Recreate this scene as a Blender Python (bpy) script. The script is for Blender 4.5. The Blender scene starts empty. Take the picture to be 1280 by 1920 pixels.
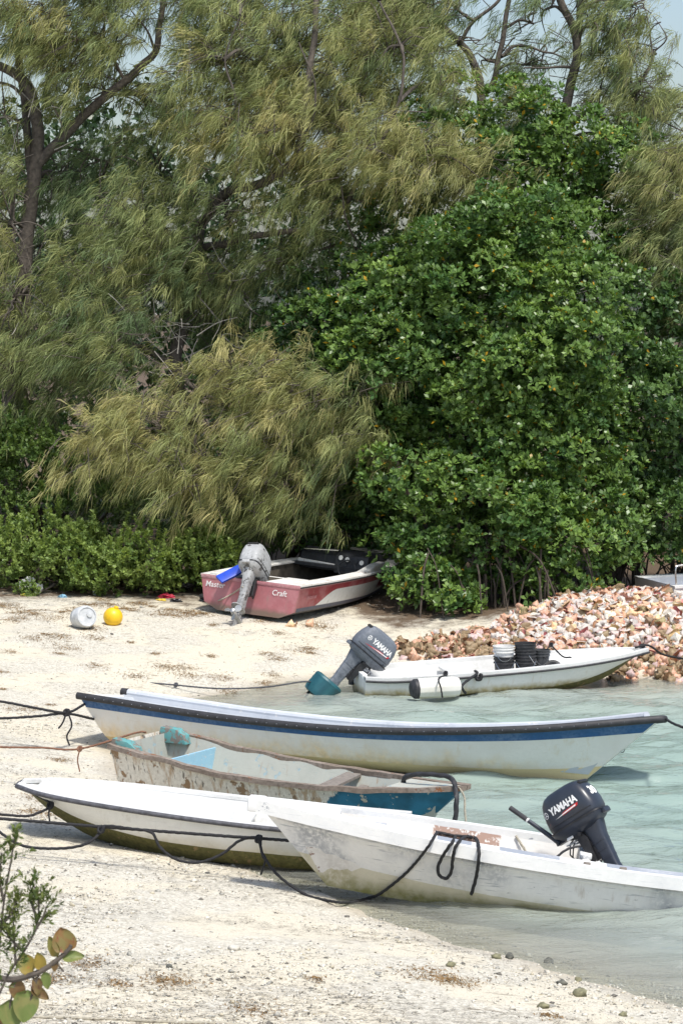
import bpy, bmesh, math, random
import numpy as np
from mathutils import Vector, Matrix, Euler, noise as mnoise

R = math.radians
rng = np.random.default_rng(11)
random.seed(11)
scene = bpy.context.scene
COL = scene.collection

# ------------------------------------------------------------------ camera, world, sun, exposure
CAM_H, FPX, PITCH = 6.0, 5000.0, math.atan(400 / 5000)
cam_data = bpy.data.cameras.new('camera')
cam = bpy.data.objects.new('camera', cam_data); COL.objects.link(cam)
cam.location = (0, 0, CAM_H)
cam.rotation_euler = (math.pi / 2 - PITCH, 0, 0)
cam_data.sensor_fit = 'VERTICAL'; cam_data.sensor_height = 36.0; cam_data.sensor_width = 24.0
cam_data.lens = FPX / 1920 * 36.0
cam_data.clip_start = 0.5; cam_data.clip_end = 4000
cam_data.dof.use_dof = True; cam_data.dof.focus_distance = 33.0; cam_data.dof.aperture_fstop = 14.0
scene.camera = cam

SUN_EL, SUN_AZ = 63.0, 152.0           # azimuth measured clockwise from +Y (the view direction)
world = bpy.data.worlds.new('World'); scene.world = world; world.use_nodes = True
wn = world.node_tree.nodes; wl = world.node_tree.links
bg = wn['Background']
sky = wn.new('ShaderNodeTexSky'); sky.sky_type = 'NISHITA'; sky.sun_disc = False
sky.sun_elevation = R(SUN_EL); sky.sun_rotation = R(SUN_AZ)
sky.air_density = 1.0; sky.dust_density = 2.5; sky.ozone_density = 1.0
wl.new(sky.outputs[0], bg.inputs[0]); bg.inputs[1].default_value = 0.15
sl = bpy.data.lights.new('sun', 'SUN'); sl.energy = 3.4; sl.angle = R(5.0); sl.color = (1.0, 0.97, 0.91)
sun = bpy.data.objects.new('sun', sl); COL.objects.link(sun)
sdir = Vector((math.sin(R(SUN_AZ)) * math.cos(R(SUN_EL)), math.cos(R(SUN_AZ)) * math.cos(R(SUN_EL)), math.sin(R(SUN_EL))))
sun.rotation_euler = sdir.to_track_quat('Z', 'Y').to_euler(); sun.location = (0, 20, 40)
vs = scene.view_settings
vs.view_transform = 'Standard'; vs.look = 'None'; vs.gamma = 1.0; vs.use_curve_mapping = False; vs.exposure = 0.25
scene.cycles.max_bounces = 8; scene.cycles.transparent_max_bounces = 8
scene.cycles.caustics_reflective = False; scene.cycles.caustics_refractive = False

# ------------------------------------------------------------------ helpers
def ray(u, v):
    cx, cy = (u - 640) / FPX, (960 - v) / FPX
    c, s = math.cos(PITCH), math.sin(PITCH)
    return Vector((cx, c + cy * s, -s + cy * c))
def atz(u, v, z=0.0):
    d = ray(u, v); t = (z - CAM_H) / d.z
    return Vector((d.x * t, d.y * t, z))
def aty(u, v, y):
    d = ray(u, v); t = y / d.y
    return Vector((d.x * t, y, CAM_H + d.z * t))

def tag(o, label=None, cat=None, group=None, kind=None):
    if label: o['label'] = label
    if cat: o['category'] = cat
    if group: o['group'] = group
    if kind: o['kind'] = kind
    return o
def empty(name, loc, rot=(0, 0, 0), **k):
    o = bpy.data.objects.new(name, None); COL.objects.link(o)
    o.location = loc; o.rotation_euler = rot; o.empty_display_size = 0.2
    return tag(o, **k)
def copy_tree(o, parent=None):
    c = o.copy(); COL.objects.link(c); c.parent = parent
    for ch in list(o.children): copy_tree(ch, c)
    return c

def np_mesh(name, V, polys, mats, parent=None, col=None, smooth=False, mi=None):
    """V (n,3); polys list of (m,k) index arrays; col (n,3) point colour."""
    V = np.asarray(V, np.float32)
    me = bpy.data.meshes.new(name)
    me.vertices.add(len(V)); me.vertices.foreach_set('co', V.ravel())
    loops = np.concatenate([p.ravel() for p in polys]).astype(np.int32)
    tot = np.concatenate([np.full(len(p), p.shape[1], np.int32) for p in polys])
    st = np.concatenate([[0], np.cumsum(tot)[:-1]]).astype(np.int32)
    me.loops.add(len(loops)); me.loops.foreach_set('vertex_index', loops)
    me.polygons.add(len(tot)); me.polygons.foreach_set('loop_start', st); me.polygons.foreach_set('loop_total', tot)
    if smooth: me.polygons.foreach_set('use_smooth', np.ones(len(tot), bool))
    for m in (mats if isinstance(mats, (list, tuple)) else [mats]): me.materials.append(m)
    if mi is not None: me.polygons.foreach_set('material_index', np.asarray(mi, np.int32))
    me.update(calc_edges=True)
    if col is not None:
        a = me.color_attributes.new('tint', 'FLOAT_COLOR', 'POINT')
        c4 = np.ones((len(V), 4), np.float32); c4[:, :3] = col
        a.data.foreach_set('color', c4.ravel())
    o = bpy.data.objects.new(name, me); COL.objects.link(o); o.parent = parent
    return o

def catmull(P, n=8):
    P = [Vector(p) for p in P]
    if len(P) < 3: return [P[0].lerp(P[-1], i / n) for i in range(n + 1)]
    out = []
    Q = [2 * P[0] - P[1]] + P + [2 * P[-1] - P[-2]]
    for i in range(1, len(Q) - 2):
        p0, p1, p2, p3 = Q[i - 1], Q[i], Q[i + 1], Q[i + 2]
        for k in range(n):
            t = k / n
            out.append(0.5 * ((2 * p1) + (p2 - p0) * t + (2 * p0 - 5 * p1 + 4 * p2 - p3) * t * t + (3 * p1 - p0 - 3 * p2 + p3) * t ** 3))
    out.append(P[-1]); return out

class MB:
    def __init__(s): s.v = []; s.f = []; s.m = []; s.cm = 0
    def face(s, idx): s.f.append(tuple(idx)); s.m.append(s.cm)
    def quadloft(s, rings, closed=True, cap0=False, cap1=False):
        b = len(s.v); n = len(rings[0])
        for r in rings: s.v += [tuple(p) for p in r]
        for i in range(len(rings) - 1):
            for j in range(n if closed else n - 1):
                k = (j + 1) % n
                s.face((b + i * n + j, b + i * n + k, b + (i + 1) * n + k, b + (i + 1) * n + j))
        if cap0: s.face([b + j for j in range(n)][::-1])
        if cap1: s.face([b + (len(rings) - 1) * n + j for j in range(n)])
        return s
    def tube(s, pts, r, n=8, twist=0, lobes=0, amp=0.0, flat=None, cap=True):
        pts = [Vector(p) for p in pts]; rings = []; up = None; dist = 0
        for i, p in enumerate(pts):
            d = (pts[min(i + 1, len(pts) - 1)] - pts[max(i - 1, 0)])
            if d.length < 1e-9: d = Vector((0, 0, 1))
            d.normalize()
            if up is None:
                up = Vector((0, 0, 1)) if abs(d.z) < 0.95 else Vector((1, 0, 0))
            x = d.cross(up)
            if x.length < 1e-6: x = d.orthogonal()
            x.normalize(); up = x.cross(d).normalized()
            if i: dist += (p - pts[i - 1]).length
            rr = r(i / (len(pts) - 1)) if callable(r) else r
            ring = []
            for k in range(n):
                a = 2 * math.pi * k / n
                q = rr * (1 + amp * math.cos(lobes * (a - twist * dist))) if lobes else rr
                fy = flat if flat else 1
                ring.append(p + x * math.cos(a) * q + up * math.sin(a) * q * fy)
            rings.append(ring)
        return s.quadloft(rings, True, cap, cap)
    def box(s, c, size, rot=None, taper=(1, 1)):
        c = Vector(c); a, b, h = [q / 2 for q in size]; M = rot.to_matrix() if isinstance(rot, Euler) else (rot or Matrix.Identity(3))
        r0 = [c + M @ Vector(p) for p in ((-a, -b, -h), (a, -b, -h), (a, b, -h), (-a, b, -h))]
        tx, ty = taper
        r1 = [c + M @ Vector(p) for p in ((-a * tx, -b * ty, h), (a * tx, -b * ty, h), (a * tx, b * ty, h), (-a * tx, b * ty, h))]
        return s.quadloft([r0, r1], True, True, True)
    def lathe(s, prof, n=16, M=None, cap0=True, cap1=True):
        M = M or Matrix.Identity(4)
        rings = [[M @ Vector((r * math.cos(2 * math.pi * k / n), r * math.sin(2 * math.pi * k / n), z)) for k in range(n)] for r, z in prof]
        return s.quadloft(rings, True, cap0, cap1)
    def prism(s, poly, d0, d1, ax=1):
        """poly of 2-D points extruded along axis ax from d0 to d1"""
        def P(a, b, d): return {0: (d, a, b), 1: (a, d, b), 2: (a, b, d)}[ax]
        return s.quadloft([[P(a, b, d0) for a, b in poly], [P(a, b, d1) for a, b in poly]], True, True, True)
    def build(s, name, mats, parent=None, smooth=35, bevel=0, jitter=0.0):
        me = bpy.data.meshes.new(name)
        v = s.v
        if jitter: v = [tuple(Vector(p) + jitter * mnoise.noise_vector(Vector(p) * 3.0)) for p in v]
        me.from_pydata([tuple(p) for p in v], [], s.f)
        for m in (mats if isinstance(mats, (list, tuple)) else [mats]): me.materials.append(m)
        if max(s.m, default=0): me.polygons.foreach_set('material_index', s.m)
        bm = bmesh.new(); bm.from_mesh(me)
        bmesh.ops.recalc_face_normals(bm, faces=bm.faces[:])
        if bevel:
            es = [e for e in bm.edges if len(e.link_faces) == 2 and e.calc_face_angle(0) > 0.6]
            bmesh.ops.bevel(bm, geom=es, offset=bevel, segments=2, affect='EDGES', profile=0.5, clamp_overlap=True)
        bm.to_mesh(me); bm.free()
        if smooth:
            me.polygons.foreach_set('use_smooth', [True] * len(me.polygons)); me.set_sharp_from_angle(angle=R(smooth))
        me.update()
        o = bpy.data.objects.new(name, me); COL.objects.link(o); o.parent = parent
        return o

def lathe_dir(a, b):
    """matrix that maps +Z to the direction a->b with origin a"""
    a, b = Vector(a), Vector(b)
    q = (b - a).to_track_quat('Z', 'Y')
    return Matrix.Translation(a) @ q.to_matrix().to_4x4()

def text_mesh(body, size, offset=0.0, shear=0.0, space=1.0):
    cu = bpy.data.curves.new('txt', 'FONT'); cu.body = body; cu.size = size; cu.offset = offset; cu.shear = shear
    cu.space_character = space; cu.resolution_u = 3
    cu.align_x = 'CENTER'; cu.align_y = 'CENTER'; cu.fill_mode = 'BOTH'
    o = bpy.data.objects.new('txt', cu); COL.objects.link(o)
    dg = bpy.context.evaluated_depsgraph_get(); dg.update()
    me = bpy.data.meshes.new_from_object(o.evaluated_get(dg))
    V = [Vector(v.co) for v in me.vertices]; F = [tuple(p.vertices) for p in me.polygons]
    bpy.data.objects.remove(o); bpy.data.curves.remove(cu); bpy.data.meshes.remove(me)
    return V, F
def decal(name, VF, fn, material, parent):
    """flat lettering mapped on a surface by fn(a,b)->3-D point"""
    V, F = VF
    me = bpy.data.meshes.new(name); me.from_pydata([tuple(fn(v.x, v.y)) for v in V], [], F)
    me.materials.append(material)
    o = bpy.data.objects.new(name, me); COL.objects.link(o); o.parent = parent
    return o

# ------------------------------------------------------------------ materials
class NT:
    def __init__(s, name):
        s.mat = bpy.data.materials.new(name); s.mat.use_nodes = True
        s.t = s.mat.node_tree; s.n = s.t.nodes; s.l = s.t.links
        s.b = s.n['Principled BSDF']; s.out = s.n['Material Output']
        s.tc = s.n.new('ShaderNodeTexCoord'); s.obj = s.tc.outputs['Object']
    def link(s, a, b): s.l.new(a, b)
    def val(s, sock, x):
        if isinstance(x, (int, float)): sock.default_value = x
        elif isinstance(x, (tuple, list)): sock.default_value = tuple(x) + ((1,) if len(x) == 3 and sock.type == 'RGBA' else ())
        else: s.link(x, sock)
    def mapping(s, vec, scale):
        m = s.n.new('ShaderNodeMapping'); m.inputs['Scale'].default_value = scale; s.link(vec, m.inputs[0]); return m.outputs[0]
    def noise(s, scale, detail=4, vec=None, rough=0.55, dist=0.0, stretch=None):
        t = s.n.new('ShaderNodeTexNoise'); t.inputs['Scale'].default_value = scale; t.inputs['Detail'].default_value = detail
        t.inputs['Roughness'].default_value = rough; t.inputs['Distortion'].default_value = dist
        v = vec or s.obj
        if stretch: v = s.mapping(v, stretch)
        s.link(v, t.inputs['Vector']); return t.outputs['Fac']
    def voro(s, scale, vec=None, feature='F1', out='Distance', rnd=1.0):
        t = s.n.new('ShaderNodeTexVoronoi'); t.inputs['Scale'].default_value = scale; t.feature = feature
        t.inputs['Randomness'].default_value = rnd
        s.link(vec or s.obj, t.inputs['Vector']); return t.outputs[out]
    def ramp(s, fac, stops, interp='LINEAR'):
        r = s.n.new('ShaderNodeValToRGB'); e = r.color_ramp.elements; r.color_ramp.interpolation = interp
        while len(e) < len(stops): e.new(0.5)
        for k, (p, c) in enumerate(stops):
            e[k].position = p; e[k].color = (c, c, c, 1) if isinstance(c, (int, float)) else tuple(c) + (1,)
        s.link(fac, r.inputs[0]); return r.outputs[0]
    def mix(s, fac, a, b, mode='MIX'):
        m = s.n.new('ShaderNodeMix'); m.data_type = 'RGBA'; m.blend_type = mode
        s.val(m.inputs[0], fac); s.val(m.inputs[6], a); s.val(m.inputs[7], b); return m.outputs[2]
    def math(s, op, a, b=0.0, clamp=False):
        m = s.n.new('ShaderNodeMath'); m.operation = op; m.use_clamp = clamp
        s.val(m.inputs[0], a); s.val(m.inputs[1], b); return m.outputs[0]
    def xyz(s, vec=None):
        x = s.n.new('ShaderNodeSeparateXYZ'); s.link(vec or s.obj, x.inputs[0]); return x.outputs
    def step(s, x, lo, hi):
        m = s.n.new('ShaderNodeMapRange'); m.interpolation_type = 'SMOOTHSTEP'
        s.val(m.inputs[0], x); m.inputs[1].default_value = lo; m.inputs[2].default_value = hi; return m.outputs[0]
    def bump(s, h, strength=0.3, dist=0.01):
        b = s.n.new('ShaderNodeBump'); b.inputs['Strength'].default_value = strength; b.inputs['Distance'].default_value = dist
        s.link(h, b.inputs['Height']); s.link(b.outputs[0], s.b.inputs['Normal']); return b.outputs[0]
    def attr(s, name, out='Color'):
        a = s.n.new('ShaderNodeAttribute'); a.attribute_name = name; return a.outputs[out]
    def done(s, color, rough=0.5, metal=0.0, spec=0.5):
        s.val(s.b.inputs['Base Color'], color); s.val(s.b.inputs['Roughness'], rough)
        s.b.inputs['Metallic'].default_value = metal; s.b.inputs['Specular IOR Level'].default_value = spec
        return s.mat

def simple(name, c, rough=0.5, var=0.15, scale=8, metal=0.0, bump=0.15, bscale=40, spec=0.5):
    t = NT(name); n = t.noise(scale, 5)
    d = tuple(max(0, q * (1 - var)) for q in c); e = tuple(min(1, q * (1 + var)) for q in c)
    col = t.ramp(n, [(0.3, d), (0.7, e)])
    if bump: t.bump(t.noise(bscale, 4), bump, 0.004)
    return t.done(col, rough, metal, spec)

def paint(name, base, rough=0.4, dirt=(0.42, 0.40, 0.36), dirt_amt=0.35, chips=None, chip_thr=0.66, chip_scale=9,
          bands=(), streak=None, streak_amt=0.5, var=0.06, bump=0.12, spec=0.4, chip_stretch=None):
    """weathered boat paint: cloudy dirt, chips of undercoat, vertical streaks, stained bands by height"""
    t = NT(name); x, y, z = t.xyz()
    n1 = t.noise(1.6, 6); n2 = t.noise(22, 5, rough=0.65)
    d = tuple(q * (1 - var) for q in base)
    col = t.ramp(n2, [(0.35, d), (0.65, base)])
    col = t.mix(t.math('MULTIPLY', t.math('MULTIPLY', t.step(n1, 0.42, 0.72), dirt_amt), t.step(n2, 0.3, 0.6)), col, dirt)
    sc = t.noise(30, 3, stretch=(0.12, 0.12, 1.6))
    col = t.mix(t.math('MULTIPLY', t.step(sc, 0.60, 0.72), dirt_amt * 0.7), col, dirt)
    if streak:
        s1 = t.noise(14, 4, stretch=(1, 1, 0.06)); s2 = t.noise(1.2, 3)
        col = t.mix(t.math('MULTIPLY', t.math('MULTIPLY', t.step(s1, 0.55, 0.72), t.step(s2, 0.4, 0.62)), streak_amt), col, streak)
    for (c, lo, hi, amt) in bands:                      # full below lo, gone above hi
        zz = t.math('ADD', z, t.math('MULTIPLY', t.math('SUBTRACT', t.noise(3.5, 6, stretch=(1, 1, 0.5)), 0.5), (hi - lo) * 1.4))
        f = t.math('SUBTRACT', 1.0, t.step(zz, lo, hi))
        f = t.math('MULTIPLY', f, t.math('MULTIPLY', amt, t.ramp(t.noise(11, 6), [(0.25, 0.45), (0.6, 1.0)])))
        cc = t.mix(t.noise(17, 5), tuple(q * 0.55 for q in c), tuple(min(1, q * 1.35) for q in c))
        col = t.mix(f, col, cc)
    hgt = n2
    if chips:
        cn = t.noise(chip_scale, 8, rough=0.68, stretch=chip_stretch); cf = t.step(cn, chip_thr, chip_thr + 0.02)
        col = t.mix(cf, col, t.mix(t.noise(25, 3), chips, tuple(q * 0.6 for q in chips)))
        hgt = t.math('SUBTRACT', n2, t.math('MULTIPLY', cf, 0.8))
    t.bump(hgt, bump, 0.004)
    return t.done(col, t.math('ADD', rough, t.math('MULTIPLY', n1, 0.25)), 0, spec)

M = {}
def foliage_mat(name, rough=0.5, trans=0.25, spec=0.4, tint=(1, 1, 1)):
    t = NT(name); c = t.attr('tint')
    c = t.mix(1.0, c, tint, 'MULTIPLY')
    t.done(c, rough, 0, spec)
    tr = t.n.new('ShaderNodeBsdfTranslucent'); t.link(t.mix(1.0, c, (1.0, 1.0, 0.5), 'MULTIPLY'), tr.inputs[0])
    mx = t.n.new('ShaderNodeMixShader'); mx.inputs[0].default_value = trans
    t.link(t.b.outputs[0], mx.inputs[1]); t.link(tr.outputs[0], mx.inputs[2]); t.link(mx.outputs[0], t.out.inputs[0])
    return t.mat
# ------------------------------------------------------------------ land and water
SHORE = np.array([(25, -40), (14, 5), (8, 15), (4.6, 20), (3.0, 22.0), (2.25, 23.0), (1.45, 24.0), (0.75, 24.8), (0.3, 25.5), (-0.2, 26.6), (-0.9, 27.4),
                  (-1.7, 29), (-2.3, 31), (-2.8, 33), (-3.0, 35.5), (-2.8, 38), (-2.2, 39.7), (-1.2, 41.2), (0.1, 42.4), (0.9, 43.3),
                  (1.8, 43.2), (2.9, 42.3), (4.2, 42.0), (7, 41.8), (12, 42.5), (30, 44), (600, 60)], float)
POLY = np.vstack([SHORE, [(600, 900), (-900, 900), (-900, -900), (25, -900)]])
def shore_dist(x, y):
    x = np.asarray(x, float); y = np.asarray(y, float); sh = x.shape; X = x.ravel(); Y = y.ravel()
    best = np.full(X.shape, 1e9)
    for a, b in zip(SHORE[:-1], SHORE[1:]):
        d = b - a; L2 = d @ d
        t = np.clip(((X - a[0]) * d[0] + (Y - a[1]) * d[1]) / L2, 0, 1)
        best = np.minimum(best, np.hypot(X - a[0] - t * d[0], Y - a[1] - t * d[1]))
    ins = np.zeros(X.shape, bool); n = len(POLY)
    for i in range(n):
        (x1, y1), (x2, y2) = POLY[i], POLY[(i + 1) % n]
        if y1 == y2: continue
        c = ((y1 > Y) != (y2 > Y)) & (X < (x2 - x1) * (Y - y1) / (y2 - y1) + x1)
        ins ^= c
    return np.where(ins, best, -best).reshape(sh)
def vnoise(x, y, s, seed=0):
    """cheap smooth value noise, numpy"""
    r = np.random.default_rng(seed).random((64, 64))
    u = np.asarray(x) * s + 1000.3; v = np.asarray(y) * s + 1000.7
    i = np.floor(u).astype(int); j = np.floor(v).astype(int); a = u - i; b = v - j
    a = a * a * (3 - 2 * a); b = b * b * (3 - 2 * b); g = lambda p, q: r[p % 64, q % 64]
    return (g(i, j) * (1 - a) + g(i + 1, j) * a) * (1 - b) + (g(i, j + 1) * (1 - a) + g(i + 1, j + 1) * a) * b
def sstep(x, a, b):
    t = np.clip((np.asarray(x, float) - a) / (b - a), 0, 1); return t * t * (3 - 2 * t)
def pile_h(x, y):
    x = np.asarray(x, float); y = np.asarray(y, float)
    H = np.interp(x, [0.7, 1.5, 2.4, 3.3, 3.8, 4.4, 4.9, 5.9, 8, 11], [0.0, 0.02, 0.08, 0.17, 0.28, 0.34, 0.33, 0.27, 0.1, 0])
    foot = np.interp(x, [0.5, 2.6, 3.6, 6], [43.4, 42.7, 42.1, 41.5])
    return H * sstep(y, foot - 0.2, foot + 3.3) * (1 - sstep(y, 46.2, 49.2))
def pile_mask(x, y):
    foot = np.interp(x, [0.5, 1.5, 2.6, 3.6, 6], [44.2, 43.5, 42.7, 42.1, 41.5])
    return (x > 1.0) & (y > foot) & (y < np.interp(x, [0.8, 2, 3.0, 3.8, 5], [44.5, 45.0, 45.7, 47.0, 48.5]))
def land_h(x, y):
    s = shore_dist(x, y)
    z = np.where(s > 0, 0.85 * (1 - np.exp(-np.maximum(s, 0) / 5.5)), -1.5 * (1 - np.exp(np.minimum(s, 0) / 8.5)))
    bank = np.interp(y, [-30, 0, 8, 11, 15, 18.5], [3.6, 3.5, 2.4, 1.5, 0.35, 0.0]) * sstep(s, 0.5, 4.0)
    z = z + bank
    z = z - 0.40 * sstep(x, 4.6, 6.0) * sstep(y, 47.2, 49.0) * (1 - sstep(y, 56, 60))
    z = z + (vnoise(x, y, 0.9, 1) - 0.5) * 0.05 * sstep(s, -0.5, 2) + (vnoise(x, y, 2.7, 2) - 0.5) * 0.026 + (vnoise(x, y, 5.5, 3) - 0.5) * 0.020 * sstep(s, 0.2, 1.5)
    return z + pile_h(x, y) * 0.9
def lz(x, y): return float(land_h(np.array([x]), np.array([y]))[0])
def onland(u, v):
    """point of the ground seen at a pixel"""
    p = atz(u, v, 0.3)
    for _ in range(12): p = atz(u, v, lz(p.x, p.y))
    return p

t = NT('beach_sand')
pos = t.n.new('ShaderNodeNewGeometry').outputs['Position']; px, py, pz = t.xyz(pos)
big = t.noise(0.8, 5, pos); mid = t.noise(7, 6, pos, 0.62); fine = t.noise(60, 4, pos, 0.7)
col = t.ramp(fine, [(0.25, (0.30, 0.27, 0.21)), (0.42, (0.57, 0.52, 0.41)), (0.7, (0.71, 0.66, 0.535))])
rub = t.math('MULTIPLY', t.step(big, 0.44, 0.54), 1.0)                         # coral rubble patches, greyer and speckled
vor = t.voro(42, pos, out='Color'); grit = t.ramp(vor, [(0.1, (0.22, 0.21, 0.18)), (0.35, (0.42, 0.40, 0.345)), (0.8, (0.66, 0.64, 0.575))])
col = t.mix(t.math('MULTIPLY', rub, 0.55), col, grit)
strk = t.noise(9, 6, pos, 0.7, 0.4, stretch=(0.45, 1.6, 1))                      # thin dark wrack lines
strk2 = t.noise(0.45, 3, pos)
col = t.mix(t.math('MULTIPLY', t.step(strk, 0.57, 0.68), t.step(strk2, 0.36, 0.55)), col, (0.20, 0.16, 0.11))
litter = t.step(t.math('ADD', t.math('ADD', py, t.math('MULTIPLY', t.step(px, -0.3, 1.0), 1.7)), t.math('MULTIPLY', t.math('SUBTRACT', t.noise(1.6, 6, pos, 0.7), 0.5), 5.0)), 47.0, 48.6)
col = t.mix(litter, col, (0.12, 0.085, 0.055))
wet = t.math('SUBTRACT', 1.0, t.step(t.math('ADD', pz, t.math('MULTIPLY', t.math('SUBTRACT', big, 0.5), 0.09)), 0.0, 0.055))
col = t.mix(t.math('MULTIPLY', wet, 0.55), col, (0.43, 0.375, 0.29))
hh = t.math('ADD', t.math('MULTIPLY', fine, 0.5), t.math('ADD', t.math('MULTIPLY', mid, 1.2), t.math('MULTIPLY', t.math('SUBTRACT', 1.0, t.voro(36, pos)), 0.9)))
t.bump(hh, 0.38, 0.02)
M['sand'] = t.done(col, t.math('SUBTRACT', 0.9, t.math('MULTIPLY', wet, 0.45)), 0, 0.3)

def axis(parts): return np.unique(np.concatenate([np.arange(a, b, s) for a, b, s in parts]).round(4))
gx = axis([(-900, -60, 60), (-60, -12, 4), (-12, -5, 0.8), (-5, 8, 0.13), (8, 14, 0.6), (14, 60, 4), (60, 901, 60)])
gy = axis([(-600, -30, 60), (-30, 8, 2), (8, 17, 0.6), (17, 50, 0.13), (50, 62, 0.8), (62, 120, 6), (120, 1500, 80)])
X, Y = np.meshgrid(gx, gy); Z = land_h(X, Y); nx, ny = len(gx), len(gy)
idx = np.arange(nx * ny).reshape(ny, nx)
quads = np.stack([idx[:-1, :-1], idx[:-1, 1:], idx[1:, 1:], idx[1:, :-1]], -1).reshape(-1, 4)
beach = np_mesh('beach', np.stack([X, Y, Z], -1).reshape(-1, 3), [quads], M['sand'], smooth=True)
tag(beach, 'pale cream coral sand beach sloping down to the turquoise water', 'beach', kind='structure')

t = NT('lagoon_water')
pos = t.n.new('ShaderNodeNewGeometry').outputs['Position']
depth = t.attr('depth', 'Fac')
b1 = t.noise(3.2, 5, pos, 0.6, 0.6, stretch=(0.6, 1.5, 1)); b2 = t.noise(13, 4, pos, 0.6, 0.3, stretch=(0.6, 1.5, 1))
bp = t.n.new('ShaderNodeBump'); bp.inputs['Strength'].default_value = 0.8; bp.inputs['Distance'].default_value = 0.06
t.link(t.math('ADD', b1, t.math('MULTIPLY', b2, 0.3)), bp.inputs['Height'])
murk = t.ramp(depth, [(0.0, 0.08), (0.08, 0.30), (0.3, 0.66), (0.75, 0.94)])
body = t.n.new('ShaderNodeBsdfDiffuse')
t.link(t.ramp(depth, [(0.0, (0.60, 0.59, 0.53)), (0.2, (0.46, 0.51, 0.455)), (0.7, (0.275, 0.365, 0.325))]), body.inputs[0])
clear = t.n.new('ShaderNodeBsdfTransparent'); clear.inputs[0].default_value = (0.93, 0.97, 0.95, 1)
foam = t.math('MULTIPLY', t.math('MULTIPLY', t.step(t.noise(7, 8, pos, 0.75, 1.2), 0.56, 0.66), t.math('SUBTRACT', 1.0, t.step(depth, 0.01, 0.12))), t.step(t.noise(0.9, 2, pos), 0.5, 0.62))
murk = t.math('MAXIMUM', murk, t.math('MULTIPLY', foam, 0.8))
bc = t.mix(foam, body.inputs[0].links[0].from_socket, (0.8, 0.8, 0.78)); t.link(bc, body.inputs[0])
mx = t.n.new('ShaderNodeMixShader'); t.link(murk, mx.inputs[0]); t.link(clear.outputs[0], mx.inputs[1]); t.link(body.outputs[0], mx.inputs[2])
gl = t.n.new('ShaderNodeBsdfGlossy'); gl.inputs['Roughness'].default_value = 0.06; t.link(bp.outputs[0], gl.inputs['Normal'])
fr = t.n.new('ShaderNodeFresnel'); fr.inputs[0].default_value = 1.333; t.link(bp.outputs[0], fr.inputs['Normal'])
mx2 = t.n.new('ShaderNodeMixShader'); t.link(fr.outputs[0], mx2.inputs[0]); t.link(mx.outputs[0], mx2.inputs[1]); t.link(gl.outputs[0], mx2.inputs[2])
t.link(mx2.outputs[0], t.out.inputs[0]); M['water'] = t.mat

wx = axis([(-4.5, 7.0, 0.06), (7, 14, 0.35), (14, 60, 3), (60, 601, 45)])
wy = axis([(-600, 0, 60), (0, 18, 1.5), (18, 21, 0.2), (21, 44.6, 0.075), (44.6, 60, 1.2)])
X, Y = np.meshgrid(wx, wy); D = np.maximum(0, -land_h(X, Y))
W = np.zeros_like(X); r2 = np.random.default_rng(5)
for k in range(26):
    lam = 0.28 * (1.13 ** k) ** 0.95; a = R(200) + r2.normal() * 0.55; ph = r2.random() * 6.28
    q = (X * math.sin(a) + Y * math.cos(a)) * 2 * math.pi / lam + ph + 2.2 * (vnoise(X, Y, 0.55, 20 + k) - 0.5)
    sh = np.sin(q); amp = 0.0105 * lam ** 0.5
    W += amp * (sh + 0.28 * np.cos(2 * q)) * (0.5 + vnoise(X, Y, 0.35, 60 + k))
W *= np.clip(D / 0.35, 0.12, 1.0) * np.where((X > 14) | (Y < 16), 0.3, 1)
V = np.stack([X, Y, W], -1).reshape(-1, 3); nx, ny = len(wx), len(wy)
idx = np.arange(nx * ny).reshape(ny, nx)
quads = np.stack([idx[:-1, :-1], idx[:-1, 1:], idx[1:, 1:], idx[1:, :-1]], -1).reshape(-1, 4)
dq = D.reshape(-1)[quads].max(1); quads = quads[dq > 0]
used = np.unique(quads); remap = np.full(len(V), -1); remap[used] = np.arange(len(used))
water = np_mesh('water', V[used], [remap[quads]], M['water'], smooth=True)
at = water.data.attributes.new('depth', 'FLOAT', 'POINT'); at.data.foreach_set('value', D.reshape(-1)[used].astype(np.float32))
tag(water, 'rippled milky turquoise lagoon water around the moored boats', 'water', kind='structure')
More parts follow.
